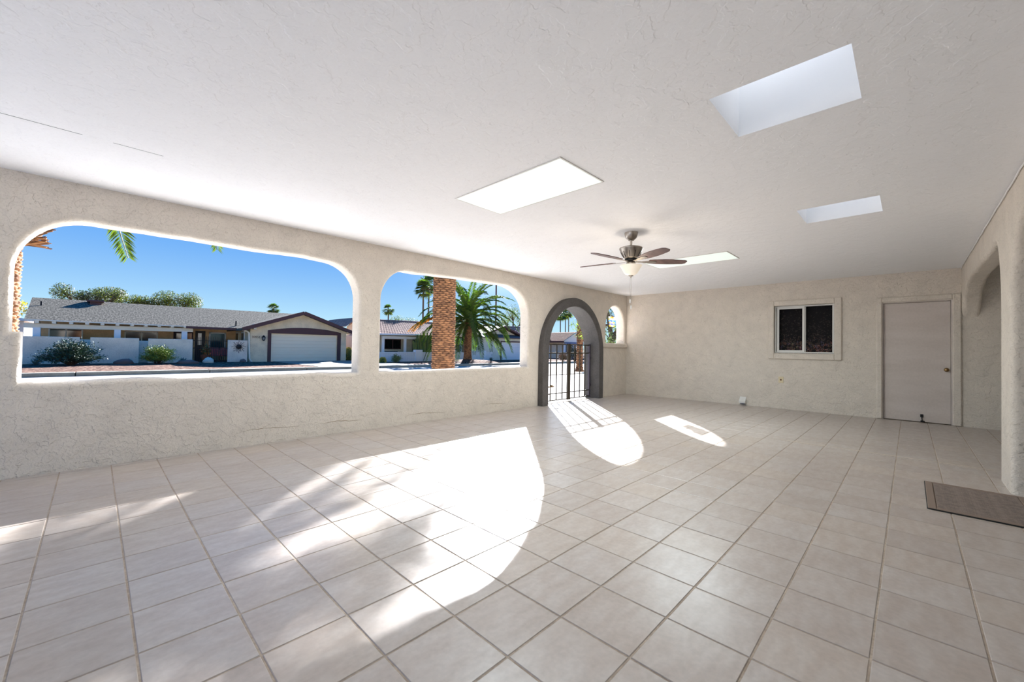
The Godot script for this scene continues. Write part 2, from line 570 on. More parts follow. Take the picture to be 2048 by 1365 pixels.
func setup_view() -> void:
	var cy := cos(CAM_YAW); var sy := sin(CAM_YAW)
	var cp := cos(CAM_PITCH); var sp := sin(CAM_PITCH)
	cam_f = Vector3(sy * cp, sp, -cy * cp)
	var r := Vector3(cy, 0, sy)
	var u := r.cross(cam_f)
	cam_r = r * cos(CAM_ROLL) + u * sin(CAM_ROLL)
	cam_u = u * cos(CAM_ROLL) - r * sin(CAM_ROLL)
	var cam := Camera3D.new()
	cam.name = "camera"
	cam.fov = rad_to_deg(2.0 * atan(682.5 / FOCAL))
	cam.near = 0.05
	cam.far = 400.0
	cam.transform = Transform3D(Basis(cam_r, cam_u, -cam_f), Vector3(0, CAM_H, 0))
	add_child(cam)
	cam.current = true

	var sky_mat := ProceduralSkyMaterial.new()
	sky_mat.sky_top_color = rgb8(0, 87, 157)
	sky_mat.sky_horizon_color = rgb8(140, 166, 165)
	sky_mat.sky_curve = 0.092
	sky_mat.ground_horizon_color = rgb8(140, 132, 122)
	sky_mat.ground_bottom_color = rgb8(110, 102, 92)
	sky_mat.sun_angle_max = 60.0
	sky_mat.sun_curve = 0.08
	sky_mat.sky_energy_multiplier = 1.0
	var sky := Sky.new()
	sky.sky_material = sky_mat
	var env := Environment.new()
	env.background_mode = Environment.BG_SKY
	env.sky = sky
	env.tonemap_mode = Environment.TONE_MAPPER_LINEAR
	env.tonemap_exposure = 2.75
	env.sdfgi_enabled = true
	env.ssao_enabled = true
	env.ssil_enabled = true
	var we := WorldEnvironment.new()
	we.name = "world"
	we.environment = env
	add_child(we)

	var sun := DirectionalLight3D.new()
	sun.name = "sun"
	sun.light_color = Color(0.98, 0.985, 1.0)
	sun.light_energy = 3.8
	sun.light_angular_distance = 0.53
	sun.shadow_enabled = true
	var back := Vector3(-1.74, 1.0, -1.69).normalized()   # towards the sun
	sun.basis = Basis.looking_at(-back, Vector3.UP)
	add_child(sun)

# ---------------------------------------------------------------- floor
func tile_mesh(w: float, d: float) -> ArrayMesh:
	var b := MB.new()
	var h := 0.012
	var k := 0.0025
	var top := [Vector3(-w / 2 + k, 0, -d / 2 + k), Vector3(w / 2 - k, 0, -d / 2 + k), Vector3(w / 2 - k, 0, d / 2 - k), Vector3(-w / 2 + k, 0, d / 2 - k)]
	var mid := [Vector3(-w / 2, -k, -d / 2), Vector3(w / 2, -k, -d / 2), Vector3(w / 2, -k, d / 2), Vector3(-w / 2, -k, d / 2)]
	b.quad(top[0], top[1], top[2], top[3], Vector3.UP)
	for i in 4:
		var j := (i + 1) % 4
		var out: Vector3 = (mid[i] + mid[j]) * 0.5
		out.y = 0.0
		b.quad(top[i], top[j], mid[j], mid[i], out.normalized() + Vector3.UP)
		b.quad(mid[i], mid[j], mid[j] - Vector3(0, h, 0), mid[i] - Vector3(0, h, 0), out)
	return b.mesh()

func build_floor() -> void:
	var fl := snode("floor", "cream square ceramic tile floor with tan grout lines", "floor")
	var x1 := 2.3
	var z0 := 2.6
	var m := MB.new()
	m.span(Vector3(XLO, -0.2, ZB - 0.25), Vector3(x1 + 0.2, -0.0035, z0 + 0.25))
	put("grout_bed", m.mesh(), M.grout, fl)
	var gap := 0.0072
	var rng := RandomNumberGenerator.new()
	rng.seed = 5
	var list: Array = []
	for b in range(-8, 18):
		for a in range(-10, 32):
			var xa := maxf(TX0 + b * TILE, XL)
			var xb := minf(TX0 + (b + 1) * TILE, x1)
			var za := maxf(-(TZ0 + (a + 1) * TILE), ZB)
			var zb := minf(-(TZ0 + a * TILE), z0)
			if xb - xa < 0.02 or zb - za < 0.02: continue
			var c := Vector3((xa + xb) / 2, 0, (za + zb) / 2)
			var d := c - Vector3(0, CAM_H, 0)
			var dep := d.dot(cam_f)
			var score := 0.0
			if dep > 0.2:
				var sx := absf(d.dot(cam_r) / dep) * FOCAL
				var sy := -d.dot(cam_u) / dep * FOCAL
				if sx < 1080.0 and sy < 740.0 and c.x < XR:
					score = (xb - xa) * (zb - za) / (dep * dep * dep)
			list.append([score, c, xb - xa - gap, zb - za - gap, rng.randi() % 4, rng.randf_range(-0.0012, 0.0), rng.randf_range(-0.003, 0.003)])
	list.sort_custom(func(p, q): return p[0] > q[0])
	var shapes := {}
	var rest: Array = [MB.new(), MB.new(), MB.new(), MB.new()]
	for i in list.size():
		var t: Array = list[i]
		if i < 300:
			var key := "%.3f %.3f" % [t[2], t[3]]
			if not shapes.has(key): shapes[key] = tile_mesh(t[2], t[3])
			put("tile", shapes[key], M.tiles[t[4]], fl, Transform3D(Basis(Vector3.UP, t[6]), t[1] + Vector3(0, t[5], 0)))
		else:
			var b: MB = rest[0]
			var w: float = t[2] / 2
			var dd: float = t[3] / 2
			var c: Vector3 = t[1] + Vector3(0, t[5], 0)
			var k := 0.0025
			b.quad(c + Vector3(-w + k, 0, -dd + k), c + Vector3(w - k, 0, -dd + k), c + Vector3(w - k, 0, dd - k), c + Vector3(-w + k, 0, dd - k), Vector3.UP)
			for s in [[Vector3(-w, -k, -dd), Vector3(w, -k, -dd), Vector3(w - k, 0, -dd + k), Vector3(-w + k, 0, -dd + k), Vector3(0, 1, -1)], [Vector3(-w, -k, dd), Vector3(w, -k, dd), Vector3(w - k, 0, dd - k), Vector3(-w + k, 0, dd - k), Vector3(0, 1, 1)], [Vector3(-w, -k, -dd), Vector3(-w, -k, dd), Vector3(-w + k, 0, dd - k), Vector3(-w + k, 0, -dd + k), Vector3(-1, 1, 0)], [Vector3(w, -k, -dd), Vector3(w, -k, dd), Vector3(w - k, 0, dd - k), Vector3(w - k, 0, -dd + k), Vector3(1, 1, 0)]]:
				b.quad(c + s[0], c + s[1], c + s[2], c + s[3], s[4])
	var o := put("tile_field", rest[0].mesh(), M.tiles[0], fl)
	o.set_meta("kind", "stuff")
	# the filled slab joint across the far tiles
	var j := MB.new()
	j.span(Vector3(-1.2, -0.002, -6.30), Vector3(XR, 0.0022, -6.27), 0.001)
	put("slab_joint", j.mesh(), M.joint, fl)

# ---------------------------------------------------------------- shell
func build_shell() -> void:
	# street wall
	var op1 := PackedVector2Array([Vector2(-2.485, 0.787), Vector2(0.434, 0.787), Vector2(0.434, 1.207), Vector2(0.495, 1.207)])
	op1.append_array(corner(0.045, 1.72, 0.45, 0.50, 0, 90))
	op1.append_array(corner(-2.035, 1.77, 0.45, 0.46, 90, 180))
	var op2 := PackedVector2Array([Vector2(-5.89, 0.783), Vector2(-2.80, 0.783)])
	op2.append_array(corner(-3.27, 1.80, 0.47, 0.46, 0, 90))
	op2.append_array(corner(-5.22, 1.76, 0.67, 0.55, 90, 180))
	var op3 := PackedVector2Array([Vector2(-8.29, -0.06), Vector2(-6.31, -0.06)])
	op3.append_array(corner(-7.30, 1.10, 0.99, 1.03, 0, 180, 28))
	var op4 := PackedVector2Array([Vector2(-9.60, 1.30), Vector2(-8.72, 1.30)])
	op4.append_array(corner(-9.16, 1.72, 0.44, 0.52, 0, 180, 20))
	var loops: Array = []
	var op0 := PackedVector2Array([Vector2(0.98, 0.787), Vector2(2.3, 0.787)])
	op0.append_array(corner(1.85, 1.77, 0.45, 0.46, 0, 90))
	op0.append_array(corner(1.43, 1.77, 0.45, 0.46, 90, 180))
	for q in [op0, op1, op2]: loops.append(wobble(sliced(q), 0.016, 3))
	loops.append(op3)
	loops.append(wobble(sliced(op4), 0.010, 5))
	var wl := put("wall_left", wall_mesh(Vector3(XL, 0, 0), Vector3(0, 0, 1), Vector3.UP, Vector3(-1, 0, 0), 0.25, ZB - 0.25, 2.85, -0.2, YC + 0.05, loops, 0.045), M.stucco)
	structure(wl, "beige trowelled stucco wall pierced by two wide arched openings", "wall")
	# sill under the small arch
	var s := MB.new()
	s.span(Vector3(XL - 0.02, 1.19, -9.70), Vector3(XL + 0.05, 1.30, -8.46), 0.02)
	structure(put("trim_1", s.mesh(), M.stucco), "stucco ledge under the small arched opening", "ledge")
	# plaster seam low on the wall, brown where it has opened
	var rs := RandomNumberGenerator.new()
	rs.seed = 17
	for q: Array in [[-1.15, -1.75, 0.165], [-2.0, -2.55, 0.15], [-3.2, -3.95, 0.12], [-4.75, -5.3, 0.14]]:
		var sp: Array = []
		var rr: Array = []
		for k in 19:
			var t := k / 18.0
			sp.append(Vector3(XL + 0.001, q[2] + 0.012 * sin(t * 5.0) + rs.randf_range(-0.006, 0.006), lerpf(q[0], q[1], t)))
			rr.append(0.0008 + 0.0026 * sin(PI * t) * rs.randf_range(0.5, 1.2))
		put("plaster_crack", tube(sp, rr, 5), M.brown_crack, wl)
	# dark gate surround
	var ring := MB.new()
	var outer: Array = []
	var inner: Array = []
	var xf := -5.17
	for y: float in [0.0, 0.35, 0.7]:
		outer.append(Vector2(-7.30 + 1.11, y)); inner.append(Vector2(-7.305 + 0.925, y))
	for k in 33:
		var a := PI * k / 32.0
		outer.append(Vector2(-7.30 + 1.11 * cos(a), 1.06 + 1.19 * sin(a)))
		inner.append(Vector2(-7.305 + 0.925 * cos(a), 1.08 + 0.98 * sin(a)))
	for y: float in [0.7, 0.35, 0.0]:
		outer.append(Vector2(-7.30 - 1.11, y)); inner.append(Vector2(-7.305 - 0.925, y))
	var bev := 0.018
	for i in outer.size() - 1:
		var c0: Vector2 = (outer[i] - inner[i]).normalized()
		var c1: Vector2 = (outer[i + 1] - inner[i + 1]).normalized()
		var P := func(q: Vector2, x: float) -> Vector3: return Vector3(x, q.y, q.x)
		var o0: Vector2 = outer[i]; var o1: Vector2 = outer[i + 1]
		var i0: Vector2 = inner[i]; var i1: Vector2 = inner[i + 1]
		var d0 := Vector3(0, c0.y, c0.x); var d1 := Vector3(0, c1.y, c1.x)
		ring.quad(P.call(o0 - c0 * bev, xf), P.call(o1 - c1 * bev, xf), P.call(i1 + c1 * bev, xf), P.call(i0 + c0 * bev, xf), Vector3.RIGHT)
		ring.nquad([P.call(o0 - c0 * bev, xf), P.call(o1 - c1 * bev, xf), P.call(o1, xf - bev), P.call(o0, xf - bev)], [Vector3.RIGHT, Vector3.RIGHT, d1, d0])
		ring.nquad([P.call(i0 + c0 * bev, xf), P.call(i1 + c1 * bev, xf), P.call(i1, xf - bev), P.call(i0, xf - bev)], [Vector3.RIGHT, Vector3.RIGHT, -d1, -d0])
		ring.nquad([P.call(o0, xf - bev), P.call(o1, xf - bev), P.call(o1, -5.60), P.call(o0, -5.60)], [d0, d1, d1, d0])
		ring.nquad([P.call(i0, xf - bev), P.call(i1, xf - bev), P.call(i1, -5.60), P.call(i0, -5.60)], [-d0, -d1, -d1, -d0])
		ring.quad(P.call(o0, -5.60), P.call(o1, -5.60), P.call(i1, -5.60), P.call(i0, -5.60), Vector3.LEFT)
	structure(put("trim_2", ring.mesh(), M.arch), "dark grey plastered arch surround of the gateway", "arch")

	# end wall, with the window and door openings
	var win := PackedVector2Array([Vector2(-1.985, 1.125), Vector2(-1.015, 1.125), Vector2(-1.015, 2.085), Vector2(-1.985, 2.085)])
	var dr := PackedVector2Array([Vector2(-0.350, -0.06), Vector2(0.505, -0.06), Vector2(0.505, 2.05), Vector2(-0.350, 2.05)])
	var wb := put("wall_back", wall_mesh(Vector3(0, 0, ZB), Vector3.RIGHT, Vector3.UP, Vector3(0, 0, -1), 0.24, XL, 2.5, -0.2, YC + 0.05, [win, dr], 0.008), M.stucco)
	structure(wb, "beige trowelled stucco end wall with a slider window and a door", "wall")
	# right wall with two arches
	var a1 := PackedVector2Array([Vector2(-9.85, -0.06), Vector2(-5.86, -0.06)])
	a1.append_array(corner(-6.22, 1.55, 0.40, 0.70, 0, 90))
	a1.append_array(corner(-8.72, 1.30, 1.13, 0.93, 90, 180))
	var a2 := PackedVector2Array([Vector2(-5.30, -0.06), Vector2(-1.6, -0.06)])
	a2.append_array(corner(-2.0, 1.55, 0.40, 0.70, 0, 90))
	a2.append_array(corner(-4.9, 1.55, 0.40, 0.66, 90, 180))
	var wr := put("wall_right", wall_mesh(Vector3(XR, 0, 0), Vector3(0, 0, 1), Vector3.UP, Vector3.RIGHT, 0.2, ZB - 0.12, 2.6, -0.2, YC + 0.05, [wobble(sliced(a1), 0.022, 8), wobble(sliced(a2), 0.022, 9)], 0.05), M.stucco)
	structure(wr, "beige stucco arcade wall with a thick pillar between arches", "wall")
	# hall beyond the arcade
	var wh := put("wall_hall", span(Vector3(2.3, -0.2, ZB - 0.24), Vector3(2.5, YC + 0.05, 2.85)), M.stucco)
	structure(wh, "stucco wall of the entry passage behind the arcade", "wall")
	# rear wall behind the camera, with one more wide opening
	var rear := PackedVector2Array([Vector2(-5.05, -0.06), Vector2(0.4, -0.06)])
	rear.append_array(corner(0.1, 2.1, 0.30, 0.30, 0, 90))
	rear.append_array(corner(-4.75, 2.1, 0.30, 0.30, 90, 180))
	var hall := PackedVector2Array([Vector2(0.95, -0.06), Vector2(2.15, -0.06)])
	hall.append_array(corner(1.85, 2.1, 0.30, 0.30, 0, 90))
	hall.append_array(corner(1.25, 2.1, 0.30, 0.30, 90, 180))
	var wz := put("wall_rear", wall_mesh(Vector3(0, 0, 2.6), Vector3.RIGHT, Vector3.UP, Vector3(0, 0, 1), 0.25, XL, 2.5, -0.2, YC + 0.05, [sliced(rear), sliced(hall)], 0.045), M.stucco)
	structure(wz, "open end of the patio with a wide car-width opening", "wall")
	# roof slab with two skylight shafts
	var c := MB.new()
	var xs := [XLO - 0.35, -0.800, -0.187, 2.9]
	var zs := [ZB - 0.6, -5.385, -4.83, -2.915, -2.365, 3.1]
	for i in xs.size() - 1:
		for k in zs.size() - 1:
			if i == 1 and (k == 1 or k == 3): continue
			var xa: float = xs[i]; var xb: float = xs[i + 1]
			var za: float = zs[k]; var zb: float = zs[k + 1]
			c.quad(Vector3(xa, YC, za), Vector3(xb, YC, za), Vector3(xb, YC, zb), Vector3(xa, YC, zb), Vector3.DOWN)
			c.quad(Vector3(xa, 3.1, za), Vector3(xb, 3.1, za), Vector3(xb, 3.1, zb), Vector3(xa, 3.1, zb), Vector3.UP)
	var y0 := YC
	var y1 := 3.1
	c.quad(Vector3(xs[0], y0, zs[0]), Vector3(xs[3], y0, zs[0]), Vector3(xs[3], y1, zs[0]), Vector3(xs[0], y1, zs[0]), Vector3.FORWARD)
	c.quad(Vector3(xs[0], y0, zs[5]), Vector3(xs[3], y0, zs[5]), Vector3(xs[3], y1, zs[5]), Vector3(xs[0], y1, zs[5]), Vector3.BACK)
	c.quad(Vector3(xs[0], y0, zs[0]), Vector3(xs[0], y0, zs[5]), Vector3(xs[0], y1, zs[5]), Vector3(xs[0], y1, zs[0]), Vector3.LEFT)
	c.quad(Vector3(xs[3], y0, zs[0]), Vector3(xs[3], y0, zs[5]), Vector3(xs[3], y1, zs[5]), Vector3(xs[3], y1, zs[0]), Vector3.RIGHT)
	var ce := snode("ceiling", "white lightly trowelled flat ceiling with two skylight shafts", "ceiling")
	put("slab", c.mesh(), M.ceiling, ce)
	for k: int in [1, 3]:
		var za: float = zs[k]; var zb: float = zs[k + 1]
		var xa: float = xs[1]; var xb: float = xs[2]
		var h := MB.new()
		h.quad(Vector3(xa, y0, za), Vector3(xb, y0, za), Vector3(xb, y1, za), Vector3(xa, y1, za), Vector3.BACK)
		h.quad(Vector3(xa, y0, zb), Vector3(xb, y0, zb), Vector3(xb, y1, zb), Vector3(xa, y1, zb), Vector3.FORWARD)
		h.quad(Vector3(xa, y0, za), Vector3(xa, y0, zb), Vector3(xa, y1, zb), Vector3(xa, y1, za), Vector3.RIGHT)
		h.quad(Vector3(xb, y0, za), Vector3(xb, y0, zb), Vector3(xb, y1, zb), Vector3(xb, y1, za), Vector3.LEFT)
		put("skylight_shaft", h.mesh(), M.white_plaster, ce)
	# opened tape joint in the ceiling board
	for q: Array in [[0.70, 0.09, 0.0030], [-0.06, -0.33, 0.0016]]:
		var jm := MB.new()
		jm.span(Vector3(-4.025 - q[2], YC - 0.0012, q[1]), Vector3(-4.025, YC + 0.004, q[0]))
		put("board_crack", jm.mesh(), M.black_metal, ce)

# ---------------------------------------------------------------- ground outside
func slab(called: String, label: String, cat: String, a: Vector3, b: Vector3, m: Material, bev := 0.0) -> MeshInstance3D:
	var o := put(called, span(a, b, bev), m)
	structure(o, label, cat)
	return o

func build_ground() -> void:
	slab("ground", "bare tan desert ground around the houses", "ground", Vector3(-160, -0.75, -160), Vector3(60, -0.36, 120), M.ground)
	slab("street", "pale sunlit asphalt street in front of the houses", "street", Vector3(-24.6, -0.36, -150), Vector3(-12.9, -0.30, 110), M.asphalt)
	slab("front_yard", "gravel strip along the patio side of the street", "ground", Vector3(-12.6, -0.36, -150), Vector3(XLO, G - 0.005, 110), M.ground)
	slab("front_walk", "bright concrete walk outside the patio gate", "path", Vector3(-12.2, -0.36, -22), Vector3(XLO - 0.06, G + 0.012, 9.0), M.pale_concrete, 0.01)
	slab("side_yard", "gravel on the far side of the patio", "ground", Vector3(XLO, -0.36, -150), Vector3(60, G - 0.01, ZB - 0.3), M.ground)
	slab("rear_drive", "concrete drive behind the patio", "ground", Vector3(XLO, -0.36, 2.86), Vector3(60, G, 40), M.pale_concrete)
	# opposite yards
	slab("gravel_yard", "pinkish decorative gravel yard across the street", "ground", Vector3(-60, -0.36, -150), Vector3(-25.0, G, 110), M.gravel)
	var zl := onx(608, 730, -29.0).z
	slab("driveway", "pale concrete driveway in front of the tan garage door", "driveway", Vector3(-34.2, -0.30, -15.8), Vector3(-25.0, G + 0.025, -9.4), M.concrete, 0.01)
	# curbs: separate cast lengths with open joints
	var rng := RandomNumberGenerator.new()
	rng.seed = 9
	var far_curb := snode("far_curb", "cast concrete curb along the opposite side of the street", "curb")
	var z := 14.0
	while z > -62.0:
		var l := 4.5 if z > -40.0 else 7.0
		put("curb_length", span(Vector3(-25.05, -0.36, z - l + 0.03), Vector3(-24.55, G + 0.02, z), 0.02), M.curb, far_curb)
		z -= l
	var near_curb := snode("near_curb", "cast concrete curb on the patio side of the street", "curb")
	z = 6.0
	while z > -40.0:
		put("curb_length", span(Vector3(-12.95, -0.36, z - 3.97), Vector3(-12.6, G + 0.02, z), 0.02), M.curb, near_curb)
		z -= 4.0

# ---------------------------------------------------------------- gate
func build_gate() -> void:
	var x := -5.42
	for leaf in 2:
		var g: Node3D
		var z0: float
		var z1: float
		var bars: Array
		if leaf == 0:
			g = thing("gate_leaf", "wrought iron gate leaf with the small latch on its near side", "gate", Vector3(x, 0, -6.4), 0, "pair of iron gate leaves")
			z0 = -6.44; z1 = -7.345
			bars = [-6.52, -6.73, -6.935, -7.14]
		else:
			g = thing("gate_leaf", "wrought iron gate leaf hinged to the far jamb beside the small arch", "gate", Vector3(x, 0, -7.4), 0, "pair of iron gate leaves")
			z0 = -7.395; z1 = -8.18
			bars = [-7.59, -7.795, -8.0]
		var oz := g.position.z
		var mm: Material = M.iron
		for e: float in [z0, z1]:
			var w := 0.045
			put("stile", span(Vector3(-w / 2, 0.02 if e == z0 or leaf == 0 else 0.03, e - oz - w / 2), Vector3(w / 2, 1.255, e - oz + w / 2), 0.004), M.iron2 if (leaf == 1 and e == z1) else mm, g)
		for y: float in [1.235, 1.05, 0.185, 0.045]:
			put("rail", span(Vector3(-0.012, y - 0.012, z1 - oz), Vector3(0.012, y + 0.012, z0 - oz), 0.003), mm, g)
		for e: float in bars:
			put("bar", span(Vector3(-0.0105, 0.04, e - oz - 0.0105), Vector3(0.0105, 1.24, e - oz + 0.0105), 0.002), mm, g)
		if leaf == 0:
			var lt := put("latch", span(Vector3(0.0, 0.325, -6.83 - oz), Vector3(0.03, 0.352, -6.62 - oz), 0.004), M.brass, g)
			put("latch_knob", span(Vector3(0.0, 0.34, -6.78 - oz), Vector3(0.035, 0.375, -6.74 - oz), 0.006), M.brass, lt)
		else:
			for y: float in [0.30, 0.93]:
				put("hinge", span(Vector3(-0.03, y - 0.03, -8.225 - oz), Vector3(0.025, y + 0.03, -8.165 - oz), 0.006), M.iron2, g)
		for p in g.get_children():
			if p.name.begins_with("stile"):
				pass
	# suncatcher in the small arch
	var sc := thing("glass_suncatcher", "hanging strips of coloured glass squares in the small arched opening", "suncatcher", Vector3(-5.47, 1.73, -9.27))
	var cols := [[rgb8(235, 240, 245), rgb8(240, 130, 40), rgb8(240, 150, 60), rgb8(235, 235, 225)], [rgb8(240, 240, 235), rgb8(250, 225, 150), rgb8(245, 245, 240), rgb8(240, 190, 110)], [rgb8(70, 120, 210), rgb8(120, 160, 230), rgb8(60, 100, 200), rgb8(90, 140, 220)], [rgb8(250, 215, 80), rgb8(220, 140, 170), rgb8(245, 225, 120)], [rgb8(120, 130, 220), rgb8(80, 90, 200), rgb8(110, 120, 215)], [rgb8(250, 220, 90), rgb8(240, 235, 200), rgb8(245, 205, 70)]]
	var gm := {}
	var yy := 0.235
	for row in cols.size():
		var nn: int = cols[row].size()
		for k in nn:
			var key: Color = cols[row][k]
			if not gm.has(key):
				var m := mat(Color(key.r, key.g, key.b, 0.55), 0.1)
				m.transparency = BaseMaterial3D.TRANSPARENCY_ALPHA
				m.backlight_enabled = true
				m.backlight = key
				gm[key] = m
			put("glass_square", bmesh(Vector3(0.006, 0.038, 0.076), 0.001), gm[key], sc, Transform3D(Basis.IDENTITY, Vector3(0, yy, (k - (nn - 1) / 2.0) * 0.082)))
		yy -= 0.043
	put("hanging_cord", tube([Vector3(0, 0.26, 0), Vector3(0, 0.47, 0)], [0.002], 5), M.black_metal, sc)
	put("top_bar", tube([Vector3(0, 0.262, -0.165), Vector3(0, 0.262, 0.165)], [0.004], 6), M.black_metal, sc)

# ---------------------------------------------------------------- ceiling fixtures
func build_ceiling_things() -> void:
	for k in 2:
		var za := -2.945 if k == 0 else -6.74
		var zb := -2.345 if k == 0 else -6.15
		var xa := -3.075
		var xb := -1.825
		var lab := "recessed fluorescent ceiling panel between the ceiling fan and the wide arched opening" if k == 0 else "recessed fluorescent ceiling panel behind the ceiling fan towards the window wall"
		var f := thing("ceiling_light", lab, "ceiling light", Vector3((xa + xb) / 2, YC, (za + zb) / 2), 0, "recessed fluorescent panels")
		var w := xb - xa
		var d := zb - za
		var fr := MB.new()
		for s: float in [-1.0, 1.0]:
			fr.box(Vector3(s * (w / 2 - 0.007), -0.003, 0), Vector3(0.014, 0.008, d), 0.002)
			fr.box(Vector3(0, -0.004, s * (d / 2 - 0.007)), Vector3(w - 0.028, 0.008, 0.014), 0.002)
		put("frame", fr.mesh(), M.white_metal, f)
		var lm := mat(rgb8(205, 212, 206), 0.4)
		lm.emission_enabled = true
		lm.emission = Color(0.93, 0.98, 0.95)
		lm.emission_energy_multiplier = 0.24
		# prismatic lens with two faintly brighter tube lines
		put("diffuser_panel", bmesh(Vector3(w - 0.032, 0.005, d - 0.032)), lm, f, Transform3D(Basis.IDENTITY, Vector3(0, -0.003, 0)))
		var al := AreaLight3D.new()
		al.name = "panel_light"
		al.area_size = Vector2(w - 0.06, d - 0.06)
		al.light_color = Color(0.93, 0.98, 1.0)
		al.light_energy = 1.9
		al.area_range = 30.0
		al.shadow_enabled = true
		al.rotation_degrees = Vector3(-90, 0, 0)
		al.position = Vector3(0, -0.02, 0)
		f.add_child(al)
	for k in 2:
		var zc := -2.64 if k == 0 else -5.1075
		var lab := "milky skylight dome over the larger ceiling shaft near the pillar" if k == 0 else "milky skylight dome over the ceiling shaft nearer the door"
		var s := thing("skylight_dome", lab, "skylight", Vector3(-0.4935, 3.1, zc), 0, "skylight domes")
		var m := MB.new()
		var n := 8
		for i in n:
			for j in n:
				var q: Array = []
				for e in [[i, j], [i + 1, j], [i + 1, j + 1], [i, j + 1]]:
					var u: float = e[0] / float(n) * 2.0 - 1.0
					var v: float = e[1] / float(n) * 2.0 - 1.0
					q.append(Vector3(u * 0.36, 0.02 + 0.16 * (1.0 - u * u) * (1.0 - v * v), v * 0.33))
				m.quad(q[0], q[1], q[2], q[3], Vector3.UP)
		var dm := mat(rgb8(246, 247, 250), 0.6)
		dm.cull_mode = BaseMaterial3D.CULL_DISABLED
		dm.backlight_enabled = true
		dm.backlight = Color(1, 1, 1)
		put("dome", m.mesh(), dm, s)
		var c := MB.new()
		for e: float in [-1.0, 1.0]:
			c.box(Vector3(e * 0.34, 0.03, 0), Vector3(0.05, 0.06, 0.66), 0.005)
			c.box(Vector3(0, 0.03, e * 0.31), Vector3(0.63, 0.06, 0.05), 0.005)
		put("curb_frame", c.mesh(), M.white_metal, s)

